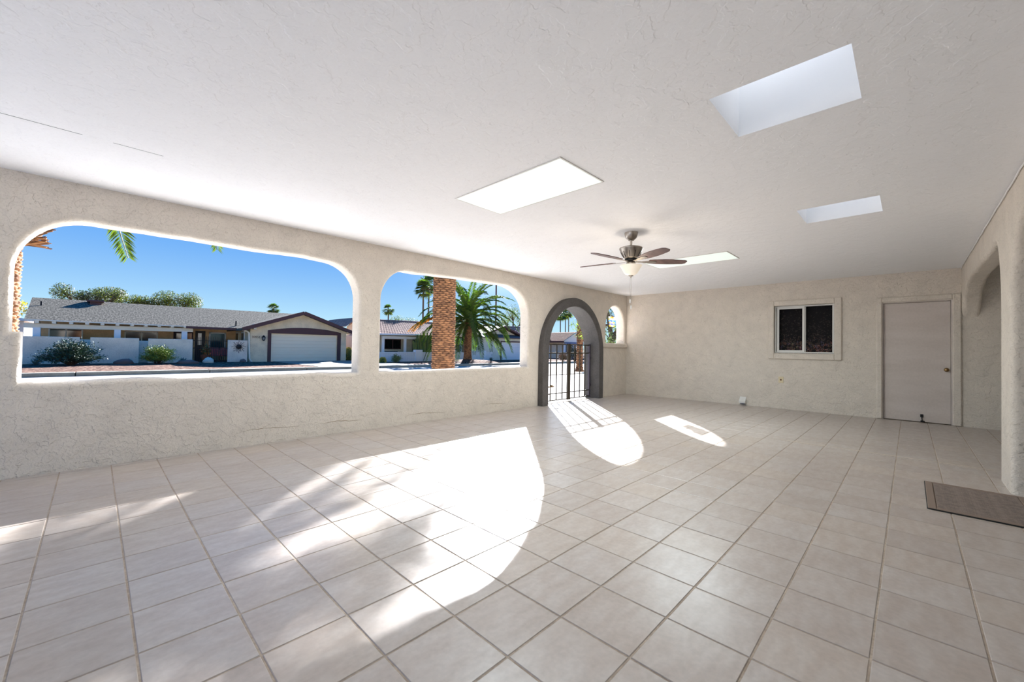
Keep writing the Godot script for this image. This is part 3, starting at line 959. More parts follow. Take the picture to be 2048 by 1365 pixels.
# ---------------------------------------------------------------- fan
func build_fan() -> void:
	var f := thing("ceiling_fan", "brushed nickel ceiling fan with five walnut blades and a lit glass bowl", "ceiling fan", Vector3(-2.39, YC, -4.47))
	put("canopy", lathe([Vector2(0.0, -0.092), Vector2(0.034, -0.092), Vector2(0.040, -0.084), Vector2(0.062, -0.066), Vector2(0.074, -0.036), Vector2(0.078, -0.012), Vector2(0.079, 0.0)], 40), M.nickel, f)
	put("downrod", lathe([Vector2(0.013, -0.16), Vector2(0.013, -0.085)], 20), M.nickel, f)
	put("collar", lathe([Vector2(0.0, -0.168), Vector2(0.021, -0.168), Vector2(0.021, -0.152), Vector2(0.014, -0.150)], 24), M.black_metal, f)
	put("motor_housing", lathe([Vector2(0.0, -0.318), Vector2(0.072, -0.316), Vector2(0.082, -0.300), Vector2(0.108, -0.262), Vector2(0.128, -0.218), Vector2(0.137, -0.196), Vector2(0.139, -0.190), Vector2(0.134, -0.184), Vector2(0.090, -0.178), Vector2(0.074, -0.172), Vector2(0.066, -0.164), Vector2(0.0, -0.164)], 48), M.nickel, f)
	# dark ribs down the housing
	for k in 10:
		var a := TAU * k / 10.0
		var d := Vector3(cos(a), 0, sin(a))
		put("housing_slot", tube([d * 0.084 + Vector3(0, -0.300, 0), d * 0.108 + Vector3(0, -0.264, 0), d * 0.122 + Vector3(0, -0.234, 0)], [0.0035], 6), M.black_metal, f)
	put("flywheel", lathe([Vector2(0.0, -0.338), Vector2(0.066, -0.338), Vector2(0.072, -0.330), Vector2(0.072, -0.318), Vector2(0.0, -0.318)], 32), M.black_metal, f)
	put("switch_housing", lathe([Vector2(0.0, -0.392), Vector2(0.052, -0.392), Vector2(0.055, -0.380), Vector2(0.050, -0.340), Vector2(0.0, -0.338)], 32), M.nickel, f)
	var R := 0.66
	var blade := MB.new()
	# blade outline along +z, slightly wider in the middle
	var ol := PackedVector2Array()
	for t in 13:
		var s := t / 12.0
		ol.append(Vector2(0.050 + 0.020 * sin(PI * clampf(s * 0.95, 0, 1)), lerpf(0.21, R - 0.03, s)))
	ol.append(Vector2(0.030, R)); ol.append(Vector2(-0.030, R))
	for t in 13:
		var s := 1.0 - t / 12.0
		ol.append(Vector2(-0.050 - 0.020 * sin(PI * clampf(s * 0.95, 0, 1)), lerpf(0.21, R - 0.03, s)))
	blade.prism(ol, Vector3(0, -0.004, 0), Vector3.RIGHT, Vector3.BACK, Vector3(0, 0.008, 0))
	var bm := blade.mesh()
	var iron := MB.new()
	iron.prism(PackedVector2Array([Vector2(0.018, 0.06), Vector2(0.012, 0.12), Vector2(0.03, 0.19), Vector2(0.034, 0.26), Vector2(0.016, 0.30), Vector2(-0.016, 0.30), Vector2(-0.034, 0.26), Vector2(-0.03, 0.19), Vector2(-0.012, 0.12), Vector2(-0.018, 0.06)]), Vector3(0, -0.010, 0), Vector3.RIGHT, Vector3.BACK, Vector3(0, 0.006, 0))
	var im := iron.mesh()
	for k in 5:
		var th := deg_to_rad(46.0 + 72.0 * k)
		# pointing (sin th, 0, -cos th)
		var zdir := Vector3(sin(th), 0, -cos(th))
		var bas := Basis(Vector3.UP.cross(zdir), Vector3.UP, zdir) * Basis(Vector3.BACK, deg_to_rad(-10.0))
		var o := put("blade", bm, M.walnut, f, Transform3D(bas, Vector3(0, -0.343, 0)))
		put("blade_iron", im, M.nickel, o)
	var gm := mat(rgb8(236, 228, 216), 0.35)
	gm.emission_enabled = true
	gm.emission = Color(1.0, 0.93, 0.82)
	gm.emission_energy_multiplier = 0.14
	put("glass_bowl_lamp", lathe([Vector2(0.0, -0.515), Vector2(0.040, -0.512), Vector2(0.070, -0.494), Vector2(0.095, -0.456), Vector2(0.112, -0.420), Vector2(0.128, -0.402), Vector2(0.130, -0.396), Vector2(0.118, -0.392), Vector2(0.0, -0.392)], 48), gm, f)
	put("finial", lathe([Vector2(0.0, -0.545), Vector2(0.006, -0.540), Vector2(0.010, -0.528), Vector2(0.028, -0.520), Vector2(0.030, -0.510), Vector2(0.0, -0.506)], 24), M.nickel, f)
	for k in 2:
		var x := -0.008 if k == 0 else 0.012
		var zz := -0.004 if k == 0 else 0.010
		var bot := -0.80 if k == 0 else -0.875
		var c := put("pull_chain", tube([Vector3(x, -0.53, zz), Vector3(x, bot, zz)], [0.0018], 6), M.nickel, f)
		put("chain_pull", lathe([Vector2(0.0, bot - 0.045), Vector2(0.006, bot - 0.042), Vector2(0.007, bot - 0.012), Vector2(0.003, bot), Vector2(0.0, bot + 0.002)], 12), M.white_paint, c, Transform3D(Basis.IDENTITY, Vector3(x, 0, zz)))
	var ol2 := OmniLight3D.new()
	ol2.name = "bowl_light"
	ol2.position = Vector3(0, -0.44, 0)
	ol2.light_color = Color(1.0, 0.94, 0.86)
	ol2.light_energy = 0.09
	ol2.light_size = 0.1
	ol2.omni_range = 30.0
	ol2.omni_attenuation = 2.0
	ol2.shadow_enabled = true
	f.add_child(ol2)

# ---------------------------------------------------------------- window, door, fittings of the end wall
func frame_ring(x0: float, x1: float, y0: float, y1: float, w: float, za: float, zb: float, bev := 0.003, bottom := true) -> ArrayMesh:
	var m := MB.new()
	m.span(Vector3(x0, y0, za), Vector3(x0 + w, y1, zb), bev)
	m.span(Vector3(x1 - w, y0, za), Vector3(x1, y1, zb), bev)
	m.span(Vector3(x0 + w, y1 - w, za), Vector3(x1 - w, y1, zb), bev)
	if bottom: m.span(Vector3(x0 + w, y0, za), Vector3(x1 - w, y0 + w, zb), bev)
	return m.mesh()

func build_end_wall_things() -> void:
	# stucco surrounds
	structure(put("trim_3", frame_ring(-2.085, -0.90, 1.005, 2.185, 0.105, ZB - 0.02, ZB + 0.035, 0.012), M.stucco), "raised stucco surround of the slider window", "trim")
	var ds := MB.new()
	ds.span(Vector3(-0.42, 0, ZB - 0.02), Vector3(-0.345, 2.135, ZB + 0.035), 0.012)
	ds.span(Vector3(0.50, 0, ZB - 0.02), Vector3(0.597, 2.135, ZB + 0.035), 0.012)
	ds.span(Vector3(-0.345, 2.045, ZB - 0.02), Vector3(0.50, 2.135, ZB + 0.035), 0.012)
	structure(put("trim_4", ds.mesh(), M.stucco), "raised stucco casing of the flush door", "trim")
	# window
	var w := snode("window_1", "white aluminium slider window with dark floral curtain behind", "window")
	put("window_frame", frame_ring(-1.98, -1.02, 1.13, 2.08, 0.026, ZB - 0.12, ZB - 0.045), M.white_metal, w)
	put("sash", frame_ring(-1.945, -1.48, 1.150, 2.055, 0.038, ZB - 0.085, ZB - 0.062), M.white_metal, w)
	put("meeting_stile", span(Vector3(-1.50, 1.15, ZB - 0.112), Vector3(-1.465, 2.055, ZB - 0.09), 0.003), M.white_metal, w)
	put("pane", span(Vector3(-1.91, 1.186, ZB - 0.076), Vector3(-1.515, 2.02, ZB - 0.072)), M.glass, w)
	put("pane", span(Vector3(-1.47, 1.15, ZB - 0.104), Vector3(-1.04, 2.06, ZB - 0.100)), M.glass, w)
	# printed curtain
	var im := Image.create(256, 256, false, Image.FORMAT_RGB8)
	im.fill(rgb8(40, 35, 38))
	var rng := RandomNumberGenerator.new()
	rng.seed = 77
	var tones := [rgb8(240, 132, 104), rgb8(206, 100, 110), rgb8(150, 146, 220), rgb8(232, 160, 126), rgb8(186, 176, 140), rgb8(250, 176, 176)]
	for k in 900:
		var y := 255.0 * pow(rng.randf(), 0.42)
		var x := rng.randi_range(0, 250)
		var strong := clampf((y - 140.0) / 90.0, 0.0, 1.0)
		var c: Color = rgb8(84, 80, 74).lerp(tones[rng.randi() % tones.size()], strong * rng.randf())
		var r := rng.randi_range(1, 2) if strong < 0.4 else rng.randi_range(2, 6)
		for t in r * 2:
			im.fill_rect(Rect2i(clampi(x + rng.randi_range(-r, r), 0, 252), clampi(int(y) + rng.randi_range(-r, r), 0, 252), rng.randi_range(1, 3), rng.randi_range(1, 3)), c)
	var cm := mat(Color.WHITE, 0.9)
	cm.albedo_texture = tex(im)
	var cu := MB.new()
	var n := 48
	for i in n:
		var xa := lerpf(-2.05, -0.95, i / float(n))
		var xb := lerpf(-2.05, -0.95, (i + 1) / float(n))
		var za := ZB - 0.19 + 0.012 * sin(xa * 40.0)
		var zb := ZB - 0.19 + 0.012 * sin(xb * 40.0)
		var q := cu.vert(Vector3(xa, 1.0, za), Vector3.BACK, Vector2(i / float(n), 1)); cu.vert(Vector3(xb, 1.0, zb), Vector3.BACK, Vector2((i + 1) / float(n), 1)); cu.vert(Vector3(xb, 2.2, zb), Vector3.BACK, Vector2((i + 1) / float(n), 0)); cu.vert(Vector3(xa, 2.2, za), Vector3.BACK, Vector2(i / float(n), 0))
		cu.face(q, q + 1, q + 2); cu.face(q, q + 2, q + 3)
	var cur := put("curtain", cu.mesh(), cm)
	tag(cur, "dark curtain with reddish floral print behind the slider window", "curtain")
	var rm := MB.new()
	rm.span(Vector3(-2.7, -0.1, ZB - 1.4), Vector3(0.8, 2.6, ZB - 1.3))
	rm.span(Vector3(-2.8, -0.1, ZB - 1.4), Vector3(-2.7, 2.6, ZB - 0.24))
	rm.span(Vector3(0.8, -0.1, ZB - 1.4), Vector3(0.9, 2.6, ZB - 0.24))
	rm.span(Vector3(-2.8, 2.5, ZB - 1.4), Vector3(0.9, 2.6, ZB - 0.24))
	rm.span(Vector3(-2.8, -0.2, ZB - 1.4), Vector3(0.9, -0.1, ZB - 0.24))
	structure(put("wall_store_room", rm.mesh(), M.stucco), "store room shell behind the window and door", "wall")
	# door
	var d := snode("door_1", "flush off-white slab door with brass knob", "door")
	put("jamb", frame_ring(-0.348, 0.503, 0.0, 2.048, 0.018, ZB - 0.15, ZB - 0.004, 0.002, false), M.door, d)
	put("door_leaf", span(Vector3(-0.327, 0.008, ZB - 0.09), Vector3(0.482, 2.026, ZB - 0.045), 0.002), M.door, d)
	var kn := MB.new()
	kn.lathe(Vector3.ZERO, [Vector2(0.0, -0.002), Vector2(0.033, -0.002), Vector2(0.032, 0.004), Vector2(0.013, 0.010), Vector2(0.011, 0.026), Vector2(0.024, 0.036), Vector2(0.028, 0.048), Vector2(0.024, 0.060), Vector2(0.0, 0.066)].map(func(q): return q), 28)
	put("door_knob", kn.mesh(), M.brass, d, Transform3D(Basis(Vector3.RIGHT, PI / 2), Vector3(0.435, 0.895, ZB - 0.045)))
	var ks := put("door_stop", span(Vector3(0.128, 0.085, ZB - 0.045), Vector3(0.164, 0.135, ZB - 0.025), 0.004), M.black_metal, d)
	put("stop_arm", tube([Vector3(0.146, 0.10, ZB - 0.03), Vector3(0.150, 0.045, ZB - 0.015), Vector3(0.155, 0.030, ZB + 0.005)], [0.007, 0.006, 0.006], 8), M.black_metal, ks)
	put("stop_foot", tube([Vector3(0.135, 0.024, ZB - 0.008), Vector3(0.178, 0.020, ZB + 0.008)], [0.013], 10), M.rubber, ks)
	# outlet
	var ou := thing("wall_outlet", "small ivory cover plate on the stucco below the slider window", "outlet", Vector3(-1.86, 0.585, ZB))
	put("cover_plate", bmesh(Vector3(0.084, 0.124, 0.012), 0.004), M.ivory, ou, Transform3D(Basis.IDENTITY, Vector3(0, 0, 0.006)))
	put("socket", bmesh(Vector3(0.026, 0.034, 0.006), 0.002), M.brown_hole, ou, Transform3D(Basis.IDENTITY, Vector3(0, 0, 0.012)))
	# vent hood near the floor
	var ve := thing("vent_hood", "small white vent hood low on the end wall", "vent", Vector3(-2.545, 0.03, ZB))
	var vm := MB.new()
	vm.prism(PackedVector2Array([Vector2(0, 0.02), Vector2(0.09, 0.02), Vector2(0.09, 0.055), Vector2(0.0, 0.15)]), Vector3(-0.06, 0, 0), Vector3.BACK, Vector3.UP, Vector3(0.12, 0, 0))
	put("hood", vm.mesh(), M.white_metal, ve)
	put("flap", span(Vector3(-0.045, 0.002, 0.01), Vector3(0.045, 0.022, 0.07), 0.002), mat(rgb8(96, 104, 128), 0.6), ve)
	# cable along the ceiling of the right wall
	var rng2 := RandomNumberGenerator.new()
	rng2.seed = 12
	var pts: Array = []
	var zz := -9.68
	while zz < -2.4:
		pts.append(Vector3(XR - 0.010, YC - 0.012 - rng2.randf() * 0.012, zz))
		zz += 0.14
	var cb := thing("ceiling_cable", "thin white cable tacked along the ceiling above the arcade wall", "cable", Vector3.ZERO)
	put("cable", tube(pts, [0.006], 8), M.white_plaster, cb)

# ---------------------------------------------------------------- mat on the floor
func build_small_things() -> void:
	var dm := thing("door_mat", "flat taupe ribbed door mat beside the stucco pillar", "mat", Vector3(0.382, 0.0005, -4.775))
	var ribs := MB.new()
	var n := 46
	for i in n:
		var z := lerpf(-0.40, 0.40, (i + 0.5) / n)
		ribs.box(Vector3(0, 0.006, z), Vector3(0.47, 0.008, 0.0105), 0.003)
	put("ribbed_field", ribs.mesh(), world_tex(mat(rgb8(150, 134, 122), 0.95), mottle(171, 256, Vector2(2, 2), Color(0.85, 0.85, 0.85), Color(1, 1, 1), 0.12), 3.0), dm)
	var mb := mat(rgb8(118, 100, 88), 0.95)
	put("backing", bmesh(Vector3(0.56, 0.005, 0.88), 0.002), mb, dm, Transform3D(Basis.IDENTITY, Vector3(0, 0.003, 0)))
	put("binding", frame_ring(-0.285, 0.285, -0.445, 0.445, 0.045, -0.006, 0.005, 0.003), mat(rgb8(134, 116, 102), 0.95), dm, Transform3D(Basis(Vector3.RIGHT, -PI / 2), Vector3(0, 0.0065, 0)))
	put("edge_strip", frame_ring(-0.29, 0.29, -0.45, 0.45, 0.008, -0.004, 0.004, 0.002), M.rubber, dm, Transform3D(Basis(Vector3.RIGHT, -PI / 2), Vector3(0, 0.0045, 0)))

# ---------------------------------------------------------------- far houses: shared pieces
# a flat window on a wall that faces +x: frame, dark pane(s), built proud of the wall
func house_window(h: Node3D, a: Vector3, b: Vector3, x: float, panes: int, fm: Material, gm: Material, fw := 0.07) -> void:
	var z0 := maxf(a.z, b.z)
	var z1 := minf(a.z, b.z)
	var y0 := minf(a.y, b.y)
	var y1 := maxf(a.y, b.y)
	var m := MB.new()
	m.span(Vector3(x, y0, z0 - fw), Vector3(x + 0.07, y1, z0), 0.004)
	m.span(Vector3(x, y0, z1), Vector3(x + 0.07, y1, z1 + fw), 0.004)
	m.span(Vector3(x, y1 - fw, z1), Vector3(x + 0.07, y1, z0), 0.004)
	m.span(Vector3(x, y0, z1), Vector3(x + 0.07, y0 + fw, z0), 0.004)
	for k in range(1, panes):
		var zm := lerpf(z0, z1, float(k) / panes)
		m.span(Vector3(x, y0, zm - fw / 2), Vector3(x + 0.06, y1, zm + fw / 2), 0.004)
	var w := put("window", m.mesh(), fm, h)
	for k in panes:
		put("pane", span(Vector3(x - 0.01, y0 + fw * 0.5, lerpf(z0, z1, float(k + 1) / panes) + fw * 0.3), Vector3(x + 0.02, y1 - fw * 0.5, lerpf(z0, z1, float(k) / panes) - fw * 0.3)), gm, w)

func garage_door(h: Node3D, x: float, z0: float, z1: float, y0: float, y1: float, rows: int, m: Material) -> void:
	var d := put("garage_door", span(Vector3(x - 0.08, y0, z1), Vector3(x - 0.02, y1, z0)), m, h)
	for k in rows:
		var ya := lerpf(y0, y1, float(k) / rows)
		var yb := lerpf(y0, y1, float(k + 1) / rows)
		put("door_section", span(Vector3(x - 0.03, ya + 0.008, z1 + 0.01), Vector3(x + 0.015, yb - 0.008, z0 - 0.01), 0.012), m, d)

func zy(p: Array) -> PackedVector2Array:
	var q := PackedVector2Array()
	for v: Vector3 in p: q.append(Vector2(v.z, v.y))
	return q

# ---------------------------------------------------------------- tan house opposite
func build_house_one() -> void:
	var XF := -34.2
	var h := thing("tan_house", "tan stucco ranch house with grey shingle roof and brown-trimmed garage", "house", Vector3.ZERO)
	var A := onx(609.6, 624.5, XF + 0.5)
	var EL := onx(485, 656.5, XF + 0.5)
	var ER := onx(705.7, 664.0, XF + 0.5)
	var zL := onx(499.6, 700, XF).z
	var zR := onx(692, 700, XF).z
	var dT := onx(607, 669, XF).y
	var dL := onx(541.6, 700, XF).z
	var dR := onx(674, 700, XF).z
	var yL := lerpf(EL.y, A.y, (zL - EL.z) / (A.z - EL.z)) - 0.18
	var yR := lerpf(ER.y, A.y, (zR - ER.z) / (A.z - ER.z)) - 0.18
	# garage gable wall with the door opening left out
	var wall := PackedVector2Array([Vector2(zL, G), Vector2(zL, yL), Vector2(A.z, A.y - 0.18), Vector2(zR, yR), Vector2(zR, G), Vector2(dR, G), Vector2(dR, dT), Vector2(dL, dT), Vector2(dL, G)])
	put("garage_wall", prism(wall, Vector3(XF, 0, 0), Vector3(0, 0, 1), Vector3.UP, Vector3(-0.25, 0, 0)), M.tan_wall, h)
	put("side_wall", span(Vector3(-40.0, G, zL - 0.2), Vector3(XF - 0.25, yL + 0.1, zL)), M.tan_wall, h)
	put("side_wall", span(Vector3(-44.0, G, zR), Vector3(XF - 0.25, yR, zR + 0.2)), M.tan_wall, h)
	garage_door(h, XF - 0.12, dL, dR, G, dT, 8, M.garage)
	# brown arched trim
	var tl := onx(534.8, 700, XF).z
	var tr := onx(680.7, 700, XF).z
	var tc := onx(535.8, 661, XF).y
	var ta := onx(609, 656.5, XF).y
	var trim := PackedVector2Array([Vector2(dL, G), Vector2(tl, G)])
	for k in 13:
		var s := k / 12.0
		trim.append(Vector2(lerpf(tl, tr, s), tc + (ta - tc) * (1.0 - pow(2.0 * s - 1.0, 2.0))))
	trim.append_array(PackedVector2Array([Vector2(tr, G), Vector2(dR, G), Vector2(dR, dT), Vector2(dL, dT)]))
	put("garage_trim", prism(trim, Vector3(XF - 0.02, 0, 0), Vector3(0, 0, 1), Vector3.UP, Vector3(0.08, 0, 0)), M.brown_trim, h)
	# garage roof
	var down := Vector3(0, -0.16, 0)
	var rp := zy([EL, A, ER, ER + down, A + down, EL + down])
	put("garage_roof", prism(rp, Vector3(XF + 0.46, 0, 0), Vector3(0, 0, 1), Vector3.UP, Vector3(-9.8, 0, 0)), M.shingle, h)
	for e in [[EL, A], [A, ER]]:
		put("rake_board", beam(e[0] + Vector3(0, -0.08, 0), e[1] + Vector3(0, -0.08, 0), 0.06, 0.26, 0.005), M.brown_trim, h)
	put("outlooker", span(Vector3(XF, EL.y - 0.05, onx(512, 700, XF).z + 0.1), Vector3(XF + 0.45, EL.y + 0.33, onx(512, 700, XF).z + 0.28), 0.01), M.cream, h)
	put("outlooker", span(Vector3(XF, ER.y - 0.1, zR + 0.0), Vector3(XF + 0.45, ER.y + 0.16, zR - 0.2), 0.01), M.cream, h)
	# main roof
	var XE := -35.6
	var XG := -41.0
	var e0 := onx(47.9, 638.5, XE)
	var e1 := onx(372, 652.5, XE)
	var r0 := onx(64.5, 595, XG)
	var r1 := onx(560, 626.5, XG)
	var e2 := e0.lerp(e1, 1.75)
	var r2 := r0.lerp(r1, 1.15)
	var rf := MB.new()
	down = Vector3(0, -0.05, 0)
	rf.quad(e0, e2, r2, r0, Vector3(1, 2, 0))
	rf.quad(e0 + down, e2 + down, r2 + down, r0 + down, Vector3(-1, -2, 0))
	rf.quad(e0, e0 + down, r0 + down, r0, Vector3(0, 0, 1))
	rf.quad(e0, e2, e2 + down, e0 + down, Vector3.RIGHT)
	var b0 := Vector3(-46.5, e0.y, r0.z)
	var b2 := Vector3(-46.5, e2.y, r2.z)
	rf.quad(r0, r2, b2, b0, Vector3(-1, 2, 0))
	put("main_roof", rf.mesh(), M.shingle, h)
	put("eave_board", beam(e0 + Vector3(0.03, -0.03, 0), e1 + Vector3(0.03, -0.03, 0), 0.05, 0.07, 0.005), M.cream, h)
	put("eave_board", beam(e1 + Vector3(0.03, -0.08, 0), Vector3(e2.x + 0.03, e1.y - 0.08 + (e2.y - e1.y), e2.z), 0.05, 0.16, 0.005), M.brown_trim, h)
	# house wall behind the porch
	var XW := -38.6
	var wl := onx(66, 690, XW)
	put("porch_wall", span(Vector3(XW - 0.25, G, zL), Vector3(XW, e0.y + 0.15, wl.z)), M.orange_wall, h)
	put("end_wall", span(Vector3(-46.0, G, wl.z - 0.2), Vector3(XW - 0.25, e0.y, wl.z)), M.orange_wall, h)
	house_window(h, onx(97, 656, XW), onx(165, 700, XW), XW, 2, M.cream, M.dark_glass)
	house_window(h, onx(249, 662, XW), onx(315, 700, XW), XW, 2, M.cream, M.dark_glass)
	house_window(h, onx(347, 664, XW), onx(385, 700, XW), XW, 2, M.brown_trim, M.dark_glass)
	house_window(h, onx(418, 665, XW), onx(451, 703, XW), XW, 1, M.white_paint, M.teal_glass, 0.1)
	var d0 := onx(391, 662, XW)
	var d1 := onx(409, 720, XW)
	var fd := put("front_door", span(Vector3(XW, G, d1.z), Vector3(XW + 0.06, d0.y, d0.z), 0.01), M.dark_door, h)
	put("door_pane", span(Vector3(XW + 0.05, 1.0, lerpf(d0.z, d1.z, 0.62)), Vector3(XW + 0.075, 1.9, lerpf(d0.z, d1.z, 0.25))), mat(rgb8(200, 200, 196), 0.1), fd)
	# two small windows in the garage flank
	for q: Array in [[-38.3, M.dark_glass, M.cream], [-36.6, M.teal_glass, M.white_paint]]:
		var w := put("window", span(Vector3(q[0], 1.05, zL - 0.01), Vector3(q[0] + 0.9, 2.05, zL + 0.05), 0.01), q[2], h)
		put("pane", span(Vector3(q[0] + 0.1, 1.15, zL + 0.03), Vector3(q[0] + 0.8, 1.95, zL + 0.06)), q[1], w)
	# porch beam, posts, rafter tails
	var XB := -35.9
	var bl := onx(47, 651, XB)
	var br := onx(386, 661, XB)
	put("porch_beam", beam(bl, br, 0.14, 0.27, 0.02), M.cream, h)
	for px: float in [72.5, 234.0, 368.0]:
		var p := onx(px, 690, XB)
		put("porch_post", span(Vector3(XB - 0.14, G, p.z - 0.15), Vector3(XB + 0.14, lerpf(bl.y, br.y, (p.z - bl.z) / (br.z - bl.z)) - 0.10, p.z + 0.15), 0.01), M.white_paint, h)
	for zx: float in [375.0, 553.0, 730.0, 893.0, 1050.0, 1205.0, 1355.0, 1497.0, 1633.0, 1767.0, 1900.0]:
		var p := onx(zx / 5.12, 645, XE)
		var s := (p.z - bl.z) / (br.z - bl.z)
		var yb := lerpf(bl.y, br.y, s) + 0.14
		var ye := lerpf(e0.y, e1.y, (p.z - e0.z) / (e1.z - e0.z)) - 0.05
		put("rafter_tail", span(Vector3(XB - 0.6, yb, p.z - 0.085), Vector3(XE + 0.03, maxf(ye, yb + 0.1), p.z + 0.085), 0.01), M.cream, h)
	# roof fittings
	var cp := onx(191.5, 605, -40.3)
	var ch := put("roof_vent", span(cp + Vector3(-0.3, -0.5, -0.28), cp + Vector3(0.3, 0.0, 0.28), 0.01), M.brown_trim, h)
	put("vent_cap", span(cp + Vector3(-0.42, 0.0, -0.42), cp + Vector3(0.42, 0.12, 0.42), 0.02), M.brown_trim, ch)
	for q: Array in [[82.5, 613.0, -39.0], [472.0, 651.0, -36.2]]:
		var p := onx(q[0], q[1], q[2])
		put("vent_pipe", tube([p + Vector3(0, -0.15, 0), p + Vector3(0, 0.32, 0)], [0.05], 10), M.black_metal, h)
	# downspout
	var XD := XF + 0.08
	put("downspout", tube([onx(483, 657.5, XD), onx(487, 661.5, XD), onx(494, 663.0, XD), onx(498, 666.5, XD), onx(498.6, 700, XD), onx(499.0, 718, XD), onx(503, 724.0, XD)], [0.055], 10), M.cream, h)
	# number
	var tm := TextMesh.new()
	tm.text = "10951"
	var sf := SystemFont.new()
	sf.font_names = PackedStringArray(["Droid Serif"])
	tm.font = sf
	tm.font_size = 32
	tm.pixel_size = 0.0062
	tm.depth = 0.02
	var np := onx(512.3, 674.6, XF)
	put("house_number", tm, M.brown_hole, h, Transform3D(Basis(Vector3.UP, PI / 2), np + Vector3(0.012, 0, 0)))
	# lantern
	var lp := onx(526.2, 676.5, XF)
	var la := thing("wall_lantern", "black wall lantern beside the tan garage door", "lantern", lp)
	put("back_plate", span(Vector3(0, -0.12, -0.06), Vector3(0.03, 0.14, 0.06), 0.01), M.black_metal, la)
	put("roof_cap", lathe([Vector2(0.15, 0.05), Vector2(0.06, 0.15), Vector2(0.02, 0.19), Vector2(0.0, 0.22)], 8), M.black_metal, la, Transform3D(Basis.IDENTITY, Vector3(0.16, 0, 0)))
	put("glass_cage", lathe([Vector2(0.0, -0.15), Vector2(0.07, -0.15), Vector2(0.11, 0.05), Vector2(0.0, 0.05)], 6), mat(rgb8(150, 150, 150), 0.2), la, Transform3D(Basis.IDENTITY, Vector3(0.16, 0, 0)))
	for k in 6:
		var a := TAU * k / 6.0
		put("cage_bar", tube([Vector3(0.16 + 0.072 * cos(a), -0.16, 0.072 * sin(a)), Vector3(0.16 + 0.115 * cos(a), 0.06, 0.115 * sin(a))], [0.012], 5), M.black_metal, la)
	put("base_cup", lathe([Vector2(0.0, -0.21), Vector2(0.05, -0.2), Vector2(0.09, -0.15), Vector2(0.0, -0.14)], 8), M.black_metal, la, Transform3D(Basis.IDENTITY, Vector3(0.16, 0, 0)))

	# courtyard wall
	var cw := thing("courtyard_wall", "stepped beige courtyard wall in front of the tan house", "wall", Vector3.ZERO)
	for q: Array in [[46.0, 160.0, 672.5, 0.0], [180.7, 278.5, 675.2, 0.0], [297.0, 385.7, 677.6, 0.0], [456.0, 495.5, 680.6, 0.0]]:
		var a := onx(q[0], q[2], XF)
		var b := onx(q[1], q[2] + (q[1] - q[0]) * 0.018, XF)
		put("wall_panel", span(Vector3(XF - 0.2, G, b.z), Vector3(XF, (a.y + b.y) / 2, a.z), 0.015), M.court_wall, cw)
	for q: Array in [[150.0, 190.0, 679.6], [270.0, 305.0, 682.0]]:
		var a := onx(q[0], q[2], XF - 0.9)
		var b := onx(q[1], q[2], XF - 0.9)
		put("recessed_panel", span(Vector3(XF - 1.1, G, b.z), Vector3(XF - 0.9, (a.y + b.y) / 2, a.z), 0.015), M.court_wall, cw)
	var wz := onx(46.0, 700, XF).z
	put("return_panel", span(Vector3(XW, G, wz - 0.2), Vector3(XF - 0.2, onx(46, 672.5, XF).y, wz)), M.court_wall, cw)
	# iron courtyard gate
	var gz0 := onx(386.5, 700, XF).z
	var gz1 := onx(455.5, 700, XF).z
	var gt := thing("courtyard_gate", "black wrought iron gate between the courtyard wall panels", "gate", Vector3(XF - 0.12, G, (gz0 + gz1) / 2))
	var half := absf(gz1 - gz0) / 2
	for y: float in [0.10, 0.95, 1.45]:
		put("rail", span(Vector3(-0.02, y, -half), Vector3(0.02, y + 0.04, half)), M.black_metal, gt)
	for k in 20:
		var z := lerpf(-half, half, k / 19.0)
		var tall := 1.62 + 0.16 * sin(PI * k / 19.0)
		put("bar", span(Vector3(-0.012, 0.03, z - 0.012), Vector3(0.012, tall, z + 0.012)), M.black_metal, gt)
	# sun ornament
	var sp := onx(477.6, 694, XF)
	var so := thing("sun_ornament", "dark metal sunburst ornament on the courtyard wall", "wall ornament", sp + Vector3(0.02, 0, 0))
	put("disc", lathe([Vector2(0.0, 0.0), Vector2(0.17, 0.0), Vector2(0.16, 0.03), Vector2(0.0, 0.05)], 20), M.black_metal, so, Transform3D(Basis(Vector3.BACK, -PI / 2), Vector3.ZERO))
	for k in 16:
		var a := TAU * k / 16.0
		var d := Vector3(0, cos(a), sin(a))
		var t := Vector3(0, -sin(a), cos(a))
		var L := 0.43 if k % 2 == 0 else 0.34
		put("ray", tube([d * 0.15, d * (L * 0.62) + t * 0.03, d * L - t * 0.02, d * (L + 0.0) + t * 0.04], [0.016, 0.014, 0.012, 0.016], 5), M.brown_trim, so, Transform3D(Basis.IDENTITY, Vector3(0.015, 0, 0)))
	# patio seats and pots seen through the courtyard gate
	var pm := mat(rgb8(196, 96, 92), 0.9)
	for k in 2:
		var cpos := onx(430.0 if k == 0 else 449.0, 715, XF - 2.2)
		var pc := thing("patio_chair", "pink-cushioned patio chair beside the orange flowering pot" if k == 0 else "pink-cushioned patio chair next to the garage flank", "chair", Vector3(cpos.x, G, cpos.z), PI / 2, "patio chairs in the courtyard")
		put("seat_cushion", bmesh(Vector3(0.55, 0.14, 0.55), 0.04, Vector3(0, 0.45, 0)), pm, pc)
		put("back_cushion", bmesh(Vector3(0.55, 0.5, 0.14), 0.04, Vector3(0, 0.75, -0.26)), pm, pc)
		for sx: float in [-0.25, 0.25]:
			for sz: float in [-0.25, 0.25]:
				put("leg", span(Vector3(sx - 0.02, 0, sz - 0.02), Vector3(sx + 0.02, 0.4, sz + 0.02)), M.black_metal, pc)
	var fp := onx(411, 715, XF - 1.2)
	var pot := thing("flower_pot", "orange flowering pot plant behind the courtyard gate", "potted plant", Vector3(fp.x, G, fp.z))
